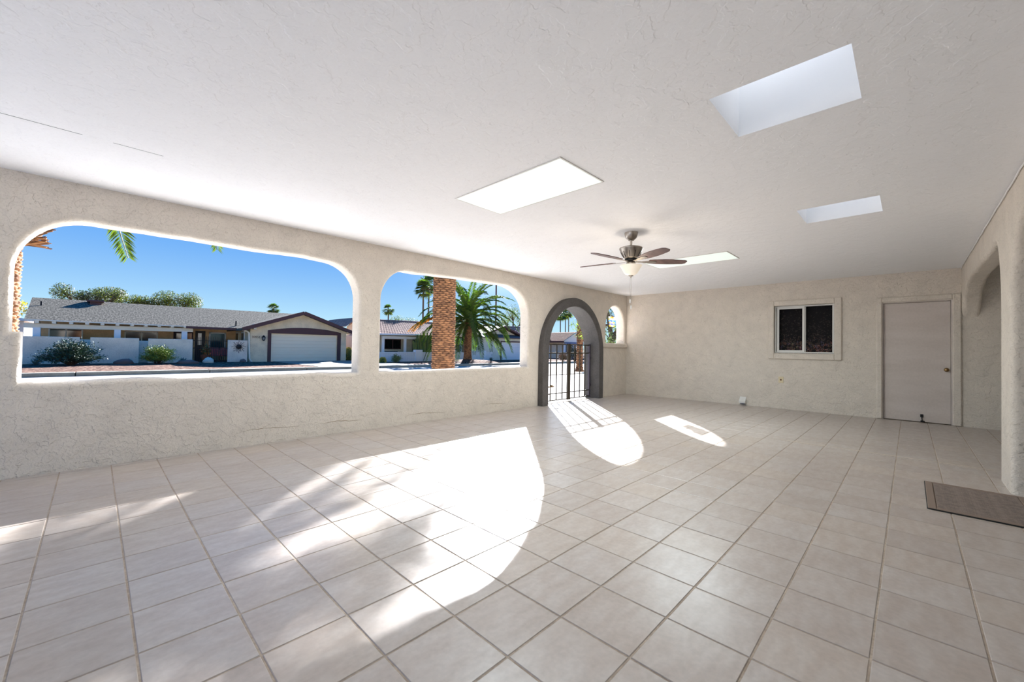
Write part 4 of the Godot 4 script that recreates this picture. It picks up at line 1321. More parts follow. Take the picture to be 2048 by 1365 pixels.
	put("pot", lathe([Vector2(0.0, 0.0), Vector2(0.2, 0.0), Vector2(0.3, 0.5), Vector2(0.28, 0.5), Vector2(0.0, 0.45)], 16), M.terracotta, pot)
	var fb := MB.new()
	leafy(fb, Vector3(0, 0.85, 0), Vector3(0.32, 0.45, 0.32), 260, 0.09, lin(216, 120, 52), lin(96, 120, 56), rngs(31))
	put("blooms", fb.mesh(), M.leaf_dense, pot)
	# neighbours at the two ends
	var nh := thing("white_house", "white house end glimpsed beyond the tan house porch", "house", Vector3.ZERO)
	put("wall", span(Vector3(-52, G, 3.6), Vector3(-46, 2.6, 12.0)), M.white_paint, nh)
	put("roof", prism(PackedVector2Array([Vector2(3.0, 2.55), Vector2(7.8, 3.9), Vector2(12.6, 2.55)]), Vector3(-45.6, 0, 0), Vector3(0, 0, 1), Vector3.UP, Vector3(-7, 0, 0)), M.white_paint, nh)
	var fh := thing("peach_house", "peach gabled house end glimpsed past the tan garage", "house", Vector3.ZERO)
	var XP := -43.0
	var g0 := onx(688, 653, XP)
	var g1 := onx(716, 635, XP)
	var g2 := g1 + Vector3(0, -(g1.y - g0.y) * 0.55, -(g0.z - g1.z) * 0.55)
	put("gable_wall", prism(PackedVector2Array([Vector2(g0.z - 0.4, G), Vector2(g0.z - 0.4, g0.y), Vector2(g1.z, g1.y - 0.2), Vector2(g2.z + 0.4, g2.y), Vector2(g2.z + 0.4, G)]), Vector3(XP, 0, 0), Vector3(0, 0, 1), Vector3.UP, Vector3(-0.25, 0, 0)), M.tan_wall, fh)
	put("roof", prism(zy([g0, g1, g2, g2 + down, g1 + down, g0 + down]), Vector3(XP + 0.4, 0, 0), Vector3(0, 0, 1), Vector3.UP, Vector3(-8, 0, 0)), M.clay_tile, fh)
	var pw0 := onx(691, 671, -36.0)
	var pw := put("block_wall", span(Vector3(-36.2, G, pw0.z - 3.2), Vector3(-36.0, pw0.y, pw0.z + 0.3), 0.01), M.pink_wall)
	tag(pw, "pale pink block wall beside the tan garage", "wall")

# ---------------------------------------------------------------- house with the tiled roof
# a sloping roof built of stepped courses with a rolled section
func tiled_slope(e0: Vector3, e1: Vector3, r0: Vector3, r1: Vector3, courses: int, rolls: int) -> ArrayMesh:
	var b := MB.new()
	var nn := (r0 - e0).cross(e1 - e0).normalized()
	if nn.y < 0: nn = -nn
	for c in courses:
		var t0 := float(c) / courses
		var t1 := float(c + 1) / courses
		for k in rolls * 4:
			var s0 := float(k) / (rolls * 4)
			var s1 := float(k + 1) / (rolls * 4)
			var h0 := 0.025 * (0.5 - 0.5 * cos(TAU * s0 * rolls))
			var h1 := 0.025 * (0.5 - 0.5 * cos(TAU * s1 * rolls))
			var p00 := e0.lerp(e1, s0).lerp(r0.lerp(r1, s0), t0) + nn * (0.045 + h0)
			var p10 := e0.lerp(e1, s1).lerp(r0.lerp(r1, s1), t0) + nn * (0.045 + h1)
			var p01 := e0.lerp(e1, s0).lerp(r0.lerp(r1, s0), t1) + nn * (0.015 + h0)
			var p11 := e0.lerp(e1, s1).lerp(r0.lerp(r1, s1), t1) + nn * (0.015 + h1)
			b.quad(p00, p10, p11, p01, nn)
			b.quad(p00, p10, p10 - nn * 0.05, p00 - nn * 0.05, (e0 - r0).normalized())
	return b.mesh()

func build_house_two() -> void:
	var h := thing("tiled_house", "cream house with brown tiled roof behind the date palm", "house", Vector3.ZERO)
	var XE := -32.0
	var XG := -37.0
	var e0 := onx(745, 668.0, XE)
	var e1 := onx(960, 675.0, XE)
	var r0 := onx(745, 641.5, XG)
	var r1 := onx(1010, 654.0, XG)
	e1 = Vector3(XE, e1.y, r1.z - 3.0)
	r1.z -= 3.0
	put("tiled_roof", tiled_slope(e0, e1, r0, r1, 20, 90), M.clay_tile, h)
	var bs := MB.new()
	bs.quad(r0, r1, Vector3(-42.5, e1.y, r1.z), Vector3(-42.5, e0.y, r0.z), Vector3(-1, 2, 0))
	bs.quad(e0, e1, r1, r0, Vector3(-1, -3, 0))
	bs.tri(e0, r0, Vector3(-42.5, e0.y, r0.z), Vector3(0, 0, 1))
	put("roof_deck", bs.mesh(), M.clay_tile, h)
	put("ridge_cap", tube([r0 + Vector3(0, 0.04, 0), r1 + Vector3(0, 0.04, 0)], [0.12], 8), M.clay_tile, h)
	var gl := Vector3(XE + 0.08, lerpf(e0.y, e1.y, 0.0) - 0.02, e0.z)
	var gr := onx(842, 670.5, XE + 0.08)
	put("gutter", beam(gl, gr, 0.14, 0.13, 0.02), M.white_paint, h)
	put("gutter", beam(onx(945, 676.0, XE + 0.08), Vector3(XE + 0.08, e1.y - 0.03, e1.z), 0.14, 0.13, 0.02), M.brown_trim, h)
	var XW := -34.5
	put("porch_wall", span(Vector3(XW - 0.25, G, onx(948, 690, XW).z), Vector3(XW, e0.y + 0.1, onx(738, 690, XW).z)), M.cream_wall, h)
	house_window(h, onx(768.5, 678.5, XW), onx(801, 699, XW), XW, 2, M.brown_trim, M.dark_glass, 0.06)
	house_window(h, onx(825, 679, XW), onx(842, 702, XW), XW, 1, M.brown_trim, M.dark_glass, 0.06)
	house_window(h, onx(912, 681, XW), onx(919, 706, XW), XW, 1, M.white_paint, M.dark_glass, 0.06)
	# porch
	var pb0 := onx(764, 674.7, XE - 0.3)
	var pb1 := onx(925, 679.5, XE - 0.3)
	put("porch_beam", beam(pb0, pb1, 0.15, 0.24, 0.01), M.white_paint, h)
	for px: float in [766.0, 810.0, 908.0, 921.0]:
		var p := onx(px, 690, XE - 0.3)
		put("porch_post", span(Vector3(XE - 0.4, G, p.z - 0.09), Vector3(XE - 0.2, lerpf(pb0.y, pb1.y, (p.z - pb0.z) / (pb1.z - pb0.z)), p.z + 0.09), 0.01), M.white_paint, h)
	# garage wing
	var XF := -31.4
	var wl := onx(944, 700, XF).z
	var gd0 := onx(1002.5, 700, XF).z
	var gd1 := gd0 - 5.0
	var wr := gd1 - 1.0
	var yT := onx(1002, 684.5, XF).y
	var yE := onx(990, 676.5, XF).y
	put("garage_wall", prism(PackedVector2Array([Vector2(wl, G), Vector2(wl, yE), Vector2(wr, yE), Vector2(wr, G), Vector2(gd1, G), Vector2(gd1, yT), Vector2(gd0, yT), Vector2(gd0, G)]), Vector3(XF, 0, 0), Vector3(0, 0, 1), Vector3.UP, Vector3(-0.25, 0, 0)), M.cream_wall, h)
	put("side_wall", span(Vector3(XW, G, wl - 0.2), Vector3(XF - 0.25, yE, wl)), M.cream_wall, h)
	garage_door(h, XF - 0.1, gd0, gd1, G, yT, 7, M.white_garage)
	put("garage_trim", prism(PackedVector2Array([Vector2(gd0, G), Vector2(gd0 + 0.12, G), Vector2(gd0 + 0.12, yT + 0.12), Vector2(gd1 - 0.12, yT + 0.12), Vector2(gd1 - 0.12, G), Vector2(gd1, G), Vector2(gd1, yT), Vector2(gd0, yT)]), Vector3(XF - 0.02, 0, 0), Vector3(0, 0, 1), Vector3.UP, Vector3(0.06, 0, 0)), M.brown_trim, h)
	put("downspout", tube([onx(974, 676.5, XF + 0.06), onx(976, 680, XF + 0.06), onx(981, 683, XF + 0.06), onx(981, 717, XF + 0.06)], [0.05], 8), M.white_paint, h)
	# small gable over the garage
	var ga := onx(1005.5, 652, XF - 0.6)
	var gb := onx(1040, 670.5, XF - 0.6)
	var gc := Vector3(ga.x, gb.y, 2.0 * ga.z - gb.z)
	var down := Vector3(0, -0.18, 0)
	put("gable_roof", prism(zy([gc, ga, gb, gb + down, ga + down, gc + down]), Vector3(XF - 0.2, 0, 0), Vector3(0, 0, 1), Vector3.UP, Vector3(-6, 0, 0)), M.brown_trim, h)
	put("gable_wall", prism(zy([gc + down, ga + down, gb + down]), Vector3(XF - 0.9, 0, 0), Vector3(0, 0, 1), Vector3.UP, Vector3(-0.2, 0, 0)), M.cream_wall, h)
	put("lower_roof", prism(PackedVector2Array([Vector2(XF + 0.35, yE), Vector2(XF + 0.35, yE + 0.1), Vector2(XF - 1.4, gb.y + 0.12), Vector2(XF - 1.4, gb.y - 0.1)]), Vector3(0, 0, gc.z + 1.0), Vector3.RIGHT, Vector3.UP, Vector3(0, 0, wr - gc.z - 1.4)), mat(rgb8(96, 84, 84), 0.9), h)
	# cactus silhouettes of metal on the garage wall
	var ar := thing("cactus_wall_art", "dark metal cactus silhouettes on the cream garage wall", "wall ornament", onx(953, 695, XF + 0.02))
	for q: Array in [[947.0, 696.0, 1.0], [952.0, 694.0, 1.5], [957.0, 697.0, 0.8]]:
		var p := onx(q[0], q[1] + 3.0, XF + 0.03) - ar.position
		put("stem", tube([p, p + Vector3(0, 0.45 * q[2], 0)], [0.03], 6), M.black_metal, ar)
		put("arm", tube([p + Vector3(0, 0.15 * q[2], 0), p + Vector3(0, 0.2 * q[2], -0.12), p + Vector3(0, 0.38 * q[2], -0.13)], [0.022], 6), M.black_metal, ar)
	put("bird", tube([onx(963, 691, XF + 0.03) - ar.position, onx(965, 694, XF + 0.03) - ar.position, onx(968, 692, XF + 0.03) - ar.position], [0.02], 5), M.black_metal, ar)
	# bench on the porch
	var bp := onx(785, 702, XW + 0.6)
	var be := thing("porch_bench", "dark low bench under the cream house window", "bench", Vector3(bp.x, G, bp.z))
	put("seat", bmesh(Vector3(0.4, 0.06, 1.3), 0.01, Vector3(0, 0.45, 0)), M.black_metal, be)
	put("backrest", bmesh(Vector3(0.06, 0.3, 1.3), 0.01, Vector3(-0.2, 0.68, 0)), M.black_metal, be)
	for s: float in [-0.55, 0.55]:
		put("leg", bmesh(Vector3(0.36, 0.44, 0.06), 0.005, Vector3(0, 0.22, s)), M.black_metal, be)
	# low painted brick wall with pillars
	var XB := -30.9
	var lw := thing("brick_garden_wall", "low white painted brick wall with square pillars before the cream house", "wall", Vector3.ZERO)
	var top := onx(830, 706.0, XB).y
	var za := onx(735, 715, XB).z
	var zb := onx(985, 715, XB).z
	put("wall_core", span(Vector3(XB - 0.18, G, zb), Vector3(XB - 0.02, top, za)), mat(rgb8(196, 192, 186), 0.95), lw)
	var br := MB.new()
	var rows := 9
	var bh := (top - G) / rows
	for r in rows:
		var z := za - (0.0 if r % 2 == 0 else 0.2)
		while z - 0.38 > zb:
			br.span(Vector3(XB - 0.05, G + r * bh + 0.008, z - 0.385), Vector3(XB, G + (r + 1) * bh - 0.008, z))
			z -= 0.4
	var bo := put("bricks", br.mesh(), M.white_paint, lw)
	bo.set_meta("kind", "stuff")
	put("coping", span(Vector3(XB - 0.22, top, zb), Vector3(XB + 0.04, top + 0.06, za), 0.01), M.white_paint, lw)
	for q: Array in [[832.0, 845.5, 700.0], [908.0, 914.0, 701.0], [944.5, 952.5, 701.5], [967.0, 973.0, 702.0]]:
		var p0 := onx(q[0], q[2], XB + 0.1)
		var p1 := onx(q[1], q[2], XB + 0.1)
		put("pillar", span(Vector3(XB - 0.35, G, p1.z), Vector3(XB + 0.1, p0.y, p0.z), 0.02), M.white_paint, lw)

func build_house_three() -> void:
	var h := thing("gabled_house", "white house with reddish tiled gable roof seen through the gate", "house", Vector3.ZERO)
	var X := -33.0
	var A := onx(1154, 665, X)
	var E := onx(1128, 682.5, X)
	var W := A + Vector3(0, E.y - A.y, A.z - E.z)
	var xb := -48.0
	put("tiled_roof", tiled_slope(Vector3(xb, E.y, E.z), E, Vector3(xb, A.y, A.z), A, 14, 44), M.red_tile, h)
	var b := MB.new()
	b.quad(Vector3(xb, A.y, A.z), A, W, Vector3(xb, W.y, W.z), Vector3(0, 2, -1))
	b.quad(E, A, Vector3(xb, A.y, A.z), Vector3(xb, E.y, E.z), Vector3(0, -2, -1))
	put("roof_deck", b.mesh(), M.red_tile, h)
	for e in [[E, A], [A, W]]:
		put("rake_board", beam(e[0] + Vector3(0.04, -0.08, 0), e[1] + Vector3(0.04, -0.08, 0), 0.06, 0.2, 0.005), M.cream, h)
	put("fascia", beam(Vector3(xb, E.y - 0.1, E.z), E + Vector3(0, -0.1, 0), 0.06, 0.2, 0.005), M.brown_trim, h)
	var we := E.z - 0.7
	var ww := W.z + 0.7
	put("gable_wall", prism(PackedVector2Array([Vector2(we, G), Vector2(we, E.y + 0.15), Vector2(A.z, A.y - 0.2), Vector2(ww, E.y + 0.15), Vector2(ww, G)]), Vector3(X - 0.5, 0, 0), Vector3(0, 0, 1), Vector3.UP, Vector3(-0.2, 0, 0)), M.white_paint, h)
	put("side_wall", span(Vector3(xb, G, we - 0.2), Vector3(X - 0.7, E.y + 0.1, we)), M.cream_wall, h)
	put("porch_trim", span(Vector3(X - 0.48, E.y - 0.35, ww), Vector3(X - 0.4, E.y - 0.1, we)), mat(rgb8(92, 110, 146), 0.8), h)
	house_window(h, Vector3(X, 0.6, A.z + 1.9), Vector3(X, 1.8, A.z + 0.3), X - 0.5, 2, mat(rgb8(92, 110, 146), 0.8), M.dark_glass)
	var lp := thing("porch_globe", "small white porch globe on the gabled house wall", "porch light", Vector3(-38.5, 1.45, we + 0.01))
	put("globe", lathe([Vector2(0.0, -0.12), Vector2(0.09, -0.08), Vector2(0.12, 0.0), Vector2(0.09, 0.08), Vector2(0.0, 0.12)], 14), M.white_paint, lp, Transform3D(Basis.IDENTITY, Vector3(0, 0, 0.14)))
	put("bracket", bmesh(Vector3(0.06, 0.06, 0.08), 0.01, Vector3(0, 0, 0.04)), M.black_metal, lp)

# ---------------------------------------------------------------- plants
func rngs(s: int) -> RandomNumberGenerator:
	var r := RandomNumberGenerator.new()
	r.seed = s
	return r

# loose leaves in an ellipsoid, denser towards its skin
func leafy(b: MB, at: Vector3, rad: Vector3, n: int, size: float, ca: Color, cb: Color, rng: RandomNumberGenerator) -> void:
	for i in n:
		var d := Vector3(rng.randfn(), rng.randfn(), rng.randfn()).normalized()
		var r := pow(rng.randf(), 0.45)
		var p := at + Vector3(d.x * rad.x, d.y * rad.y, d.z * rad.z) * r
		var u := Vector3(rng.randfn(), rng.randfn(), rng.randfn()).normalized()
		var w := u.cross(d + Vector3(0.01, 0.3, 0.02)).normalized()
		var s := size * rng.randf_range(0.6, 1.3)
		b.col = ca.lerp(cb, rng.randf()) * rng.randf_range(0.75, 1.2)
		b.quad(p - u * s, p + w * s * 0.45, p + u * s, p - w * s * 0.45, d + Vector3(0, 0.4, 0))
	b.col = Color.WHITE

# a pinnate frond along a path, with two rows of narrow leaflets
func frond(path: Array, leaf: float, n: int, ca: Color, cb: Color, seed_: int, hint := Vector3.UP) -> ArrayMesh:
	var rng := rngs(seed_)
	var b := MB.new()
	var cur := Curve3D.new()
	for i in path.size():
		var t: Vector3 = (path[mini(i + 1, path.size() - 1)] - path[maxi(i - 1, 0)]) / 6.0
		cur.add_point(path[i], -t, t)
	var L := cur.get_baked_length()
	b.col = ca.lerp(lin(150, 140, 70), 0.6)
	var pts: Array = []
	var rad: Array = []
	for k in 13:
		pts.append(cur.sample_baked(L * k / 12.0))
		rad.append(lerpf(0.028, 0.006, k / 12.0))
	b.tube(pts, rad, 5, false)
	for k in n:
		var s := (k + 0.5) / n
		if s < 0.10: continue
		var p := cur.sample_baked(L * s)
		var t := (cur.sample_baked(minf(L, L * s + 0.02)) - cur.sample_baked(maxf(0.0, L * s - 0.02))).normalized()
		var side := t.cross(hint)
		if side.length() < 0.2: side = t.cross(Vector3(0.7, 0, 0.7))
		side = side.normalized()
		var up := side.cross(t).normalized()
		var len := leaf * (0.35 + 0.65 * sin(PI * clampf(0.12 + s * 0.86, 0.0, 1.0))) * rng.randf_range(0.85, 1.1)
		for sg: float in [-1.0, 1.0]:
			b.col = ca.lerp(cb, rng.randf()) * rng.randf_range(0.8, 1.15)
			var d := (side * sg * rng.randf_range(0.75, 0.95) + t * rng.randf_range(0.55, 0.8) + up * rng.randf_range(0.05, 0.4)).normalized()
			var tip := p + d * len + Vector3(0, -0.22 * len, 0)
			var m := p + d * len * 0.5
			var w := t * 0.016 + up * 0.006
			b.quad(p - w * 0.6, m - w, tip, m + w, up)
	b.col = Color.WHITE
	return b.mesh()

func frond_path(len: float, el: float, droop: float, n := 8) -> Array:
	var p := Vector3.ZERO
	var out: Array = [p]
	for k in n:
		var a := deg_to_rad(el - droop * pow((k + 0.5) / n, 1.25))
		p += Vector3(0, sin(a), cos(a)) * (len / n)
		out.append(p)
	return out

# trunk with staggered rows of old leaf bases
func palm_trunk(height: float, r0: float, r1: float, row: float, around: int, depth: float, seed_: int, bulge := 0.0) -> ArrayMesh:
	var rng := rngs(seed_)
	var b := MB.new()
	var rows := int(height / row)
	var tone: Array = []
	for r in rows + 2:
		var q: Array = []
		for k in around: q.append([rng.randf(), rng.randf_range(0.6, 1.25)])
		tone.append(q)
	var seg := around * 9
	var wav := noise(seed_, 1.1, 3)
	var per := 6
	var cA := lin(172, 120, 78)
	var cB := lin(112, 76, 50)
	var ids: Array = []
	for i in rows * per + 1:
		var v := i / float(per)
		var ri := int(v)
		var fv := v - ri
		var line := PackedInt32Array()
		for k in seg + 1:
			var kk := k % seg
			var ang := TAU * kk / seg
			v = clampf(i / float(per) + 0.4 * wav.get_noise_3d(cos(ang), i / float(per) * row * 0.8, sin(ang)), 0.0, rows + 0.99)
			ri = int(v)
			fv = v - ri
			var ua: float = kk / 9.0 + (0.5 if ri % 2 == 1 else 0.0) + 0.35 * tone[ri][0][0]
			var ki := int(floorf(ua)) % around
			var fu: float = ua - floorf(ua)
			var t: Array = tone[ri][ki]
			var across := pow(sin(PI * fu), 0.5)
			var cut: float = 0.70 + 0.24 * t[0] + 0.05 * sin(kk * 1.9)
			var lip: float = smoothstep(-0.1, 0.7, fv) * (1.0 if fv < cut else 0.1)
			var d: float = depth * across * lip * t[1] - depth * 0.8 * (1.0 - across) * (1.0 - across)
			var hy := i / float(per) * row
			var s := hy / height
			var rr := lerpf(r0, r1, s) + bulge * exp(-pow((s - 0.86) / 0.09, 2.0)) + 0.10 * exp(-hy / 0.18)
			var a := TAU * kk / seg
			var dir := Vector3(cos(a), 0, sin(a))
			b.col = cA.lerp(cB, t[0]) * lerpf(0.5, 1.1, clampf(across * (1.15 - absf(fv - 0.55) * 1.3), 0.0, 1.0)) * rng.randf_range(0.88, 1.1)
			line.append(b.vert(dir * (rr + d) + Vector3(0, hy, 0), dir))
		ids.append(line)
	for i in ids.size() - 1:
		for k in seg:
			b.face(ids[i][k], ids[i][k + 1], ids[i + 1][k + 1])
			b.face(ids[i][k], ids[i + 1][k + 1], ids[i + 1][k])
	# true normals from the displaced surface
	var acc := PackedVector3Array()
	acc.resize(b.v.size())
	for q in range(0, b.ix.size(), 3):
		var n := (b.v[b.ix[q + 2]] - b.v[b.ix[q]]).cross(b.v[b.ix[q + 1]] - b.v[b.ix[q]])
		for e in 3: acc[b.ix[q + e]] += n
	for q in b.v.size():
		if acc[q].length() > 0.0: b.n[q] = acc[q].normalized()
	b.col = Color.WHITE
	return b.mesh()

var frond_kinds := {}

func crown(root: Node3D, top: Vector3, n: int, len: float, leaf: float, leaflets: int, seed_: int, ca: Color, cb: Color, low := -50.0, high := false) -> void:
	var rng := rngs(seed_)
	var kinds := [[80.0, 60.0], [62.0, 80.0], [44.0, 85.0], [24.0, 80.0], [2.0, 70.0], [-22.0, 55.0], [low, 30.0]]
	if low == -45.0: kinds = [[80.0, 70.0], [62.0, 92.0], [46.0, 100.0], [32.0, 98.0], [18.0, 92.0], [4.0, 80.0], [-14.0, 62.0]]
	if high: kinds = [[82.0, 55.0], [64.0, 72.0], [46.0, 74.0], [28.0, 62.0], [12.0, 42.0]]
	var key := "%.2f %d %.1f" % [len, leaflets, low]
	if not frond_kinds.has(key):
		var ms: Array = []
		for k in kinds.size():
			ms.append(frond(frond_path(len, kinds[k][0], kinds[k][1]), leaf, leaflets, ca, cb, seed_ + k))
		frond_kinds[key] = ms
	var meshes: Array = frond_kinds[key]
	for i in n:
		var s := (i + 0.5) / n
		var k := clampi(int(s * kinds.size()), 0, kinds.size() - 1)
		var a := i * 2.39996 + rng.randf_range(-0.2, 0.2)
		var sc := rng.randf_range(0.88, 1.08)
		put("frond", meshes[k], M.leaf, root, Transform3D(Basis(Vector3.UP, a).scaled(Vector3.ONE * sc), top + Vector3(0, -0.35 * s, 0)))

# far fan palm: thin trunk with a round head of stiff fan leaves
func fan_palm(label: String, base: Vector3, height: float, tr: float, head: float, seed_: int, group := "") -> void:
	var rng := rngs(seed_)
	var t := thing("fan_palm", label, "palm tree", base, 0, group)
	var b := MB.new()
	b.col = lin(112, 94, 76)
	b.tube([Vector3.ZERO, Vector3(0.05, height * 0.5, 0.03), Vector3(0, height, 0)], [tr * 1.25, tr, tr * 0.9], 10)
	put("trunk", b.mesh(), M.bark, t)
	var c := MB.new()
	for i in 34:
		var el := lerpf(-70.0, 85.0, rng.randf())
		var az := rng.randf() * TAU
		var d := Vector3(cos(az) * cos(deg_to_rad(el)), sin(deg_to_rad(el)), sin(az) * cos(deg_to_rad(el)))
		var hub := Vector3(0, height, 0) + d * head * 0.45
		c.col = lin(74, 98, 52).lerp(lin(120, 134, 70), rng.randf())
		c.tube([Vector3(0, height, 0), hub], [head * 0.018], 4, false)
		var sd := d.cross(Vector3(0.1, 1, 0.2)).normalized()
		var up := sd.cross(d)
		for k in 11:
			var f := deg_to_rad(lerpf(-80.0, 80.0, k / 10.0))
			var e := (d * cos(f) + sd * sin(f)).normalized()
			var w := e.cross(up).normalized() * head * 0.035
			var tip := hub + e * head * rng.randf_range(0.45, 0.58) + Vector3(0, -0.10 * head, 0)
			c.col = (lin(58, 84, 44) if el > -20.0 else lin(110, 100, 58)).lerp(lin(112, 132, 66), rng.randf())
			c.quad(hub, hub + e * head * 0.25 + w, tip, hub + e * head * 0.25 - w, up)
	put("fan_leaves", c.mesh(), M.leaf, t)

func tree(label: String, base: Vector3, height: float, blobs: Array, leaves: int, size: float, ca: Color, cb: Color, seed_: int, group := "") -> void:
	var rng := rngs(seed_)
	var t := thing("tree", label, "tree", base, 0, group)
	var b := MB.new()
	b.col = lin(92, 76, 62)
	var fork := Vector3(0, height * 0.35, 0)
	b.tube([Vector3.ZERO, fork], [height * 0.035, height * 0.026], 8)
	var c := MB.new()
	for q: Array in blobs:
		var p: Vector3 = q[0]
		b.col = lin(92, 76, 62)
		b.tube([fork, fork.lerp(p, 0.55) + Vector3(rng.randf_range(-0.3, 0.3), 0.2, rng.randf_range(-0.3, 0.3)), p], [height * 0.02, height * 0.013, height * 0.006], 6)
		for e in 5:
			var tip := p + Vector3(rng.randf_range(-1, 1) * q[1].x, rng.randf_range(-0.3, 1) * q[1].y, rng.randf_range(-1, 1) * q[1].z) * 0.8
			b.tube([fork.lerp(p, 0.7), tip], [height * 0.007, height * 0.002], 4, false)
		leafy(c, p, q[1], int(leaves * q[1].length() / 3.0), size, ca, cb, rng)
	put("trunk", b.mesh(), M.bark, t)
	put("foliage", c.mesh(), M.leaf, t)

# feathery shrub: many arching twigs set with leaves
func shrub(label: String, base: Vector3, w: float, hgt: float, twigs: int, ca: Color, cb: Color, seed_: int) -> void:
	var rng := rngs(seed_)
	var t := thing("shrub", label, "shrub", base)
	var b := MB.new()
	var c := MB.new()
	for i in twigs:
		var az := rng.randf() * TAU
		var el := rng.randf_range(0.15, 1.4)
		var l := rng.randf_range(0.75, 1.05)
		var end := Vector3(cos(az) * cos(el) * w, sin(el) * hgt + 0.15, sin(az) * cos(el) * w) * l
		var mid := end * 0.55 + Vector3(0, hgt * 0.16, 0)
		b.col = lin(84, 66, 50)
		if i % 3 == 0: b.tube([Vector3(cos(az), 0, sin(az)) * 0.08, mid, end], [0.02, 0.012, 0.004], 4, false)
		for k in 64:
			var s := rng.randf_range(0.35, 1.0)
			var p := (mid * 2.0 * s * (1.0 - s) + end * s * s) + Vector3(rng.randfn(), rng.randfn(), rng.randfn()) * 0.07
			var d := (end - mid).normalized() * 0.7 + Vector3(rng.randfn(), rng.randfn() * 0.6, rng.randfn()) * 0.5
			d = d.normalized()
			var sw := d.cross(Vector3(rng.randfn(), 1, rng.randfn())).normalized()
			var z := rng.randf_range(0.03, 0.07)
			c.col = ca.lerp(cb, rng.randf()) * rng.randf_range(0.75, 1.2)
			c.quad(p - d * z, p + sw * z * 0.35, p + d * z, p - sw * z * 0.35, Vector3(0, 1, 0) + d)
	put("stems", b.mesh(), M.bark, t)
	put("foliage", c.mesh(), M.leaf_dense, t)

func agave(label: String, base: Vector3, r: float, seed_: int, ca: Color) -> void:
	var rng := rngs(seed_)
	var t := thing("agave", label, "succulent", base, 0, "agaves in the gravel")
	var b := MB.new()
	for i in 26:
		var az := i * 2.4
		var el := lerpf(0.15, 1.35, i / 26.0)
		var d := Vector3(cos(az) * cos(el), sin(el), sin(az) * cos(el))
		var s := d.cross(Vector3.UP).normalized()
		b.col = ca * rng.randf_range(0.8, 1.15)
		b.quad(s * r * 0.1, d * r * 0.5 + s * r * 0.12, d * r, d * r * 0.5 - s * r * 0.12, d.cross(s))
	put("leaves", b.mesh(), M.leaf_dense, t)

func rock(label: String, base: Vector3, r: Vector3, m: Material, seed_: int) -> void:
	var f := noise(seed_, 0.9, 3)
	var b := MB.new()
	var ids: Array = []
	for i in 9:
		var line := PackedInt32Array()
		for k in 13:
			var ph := PI * i / 8.0
			var a := TAU * (k % 12) / 12.0
			var d := Vector3(sin(ph) * cos(a), cos(ph), sin(ph) * sin(a))
			var q := d * (1.0 + 0.35 * f.get_noise_3dv(d * 1.5))
			line.append(b.vert(Vector3(q.x * r.x, q.y * r.y + r.y * 0.4, q.z * r.z), d))
		ids.append(line)
	for i in 8:
		for k in 12:
			b.face(ids[i][k], ids[i][k + 1], ids[i + 1][k + 1])
			b.face(ids[i][k], ids[i + 1][k + 1], ids[i + 1][k])
	var o := put("boulder", b.mesh(), m)
	o.position = base
	tag(o, label, "rock")

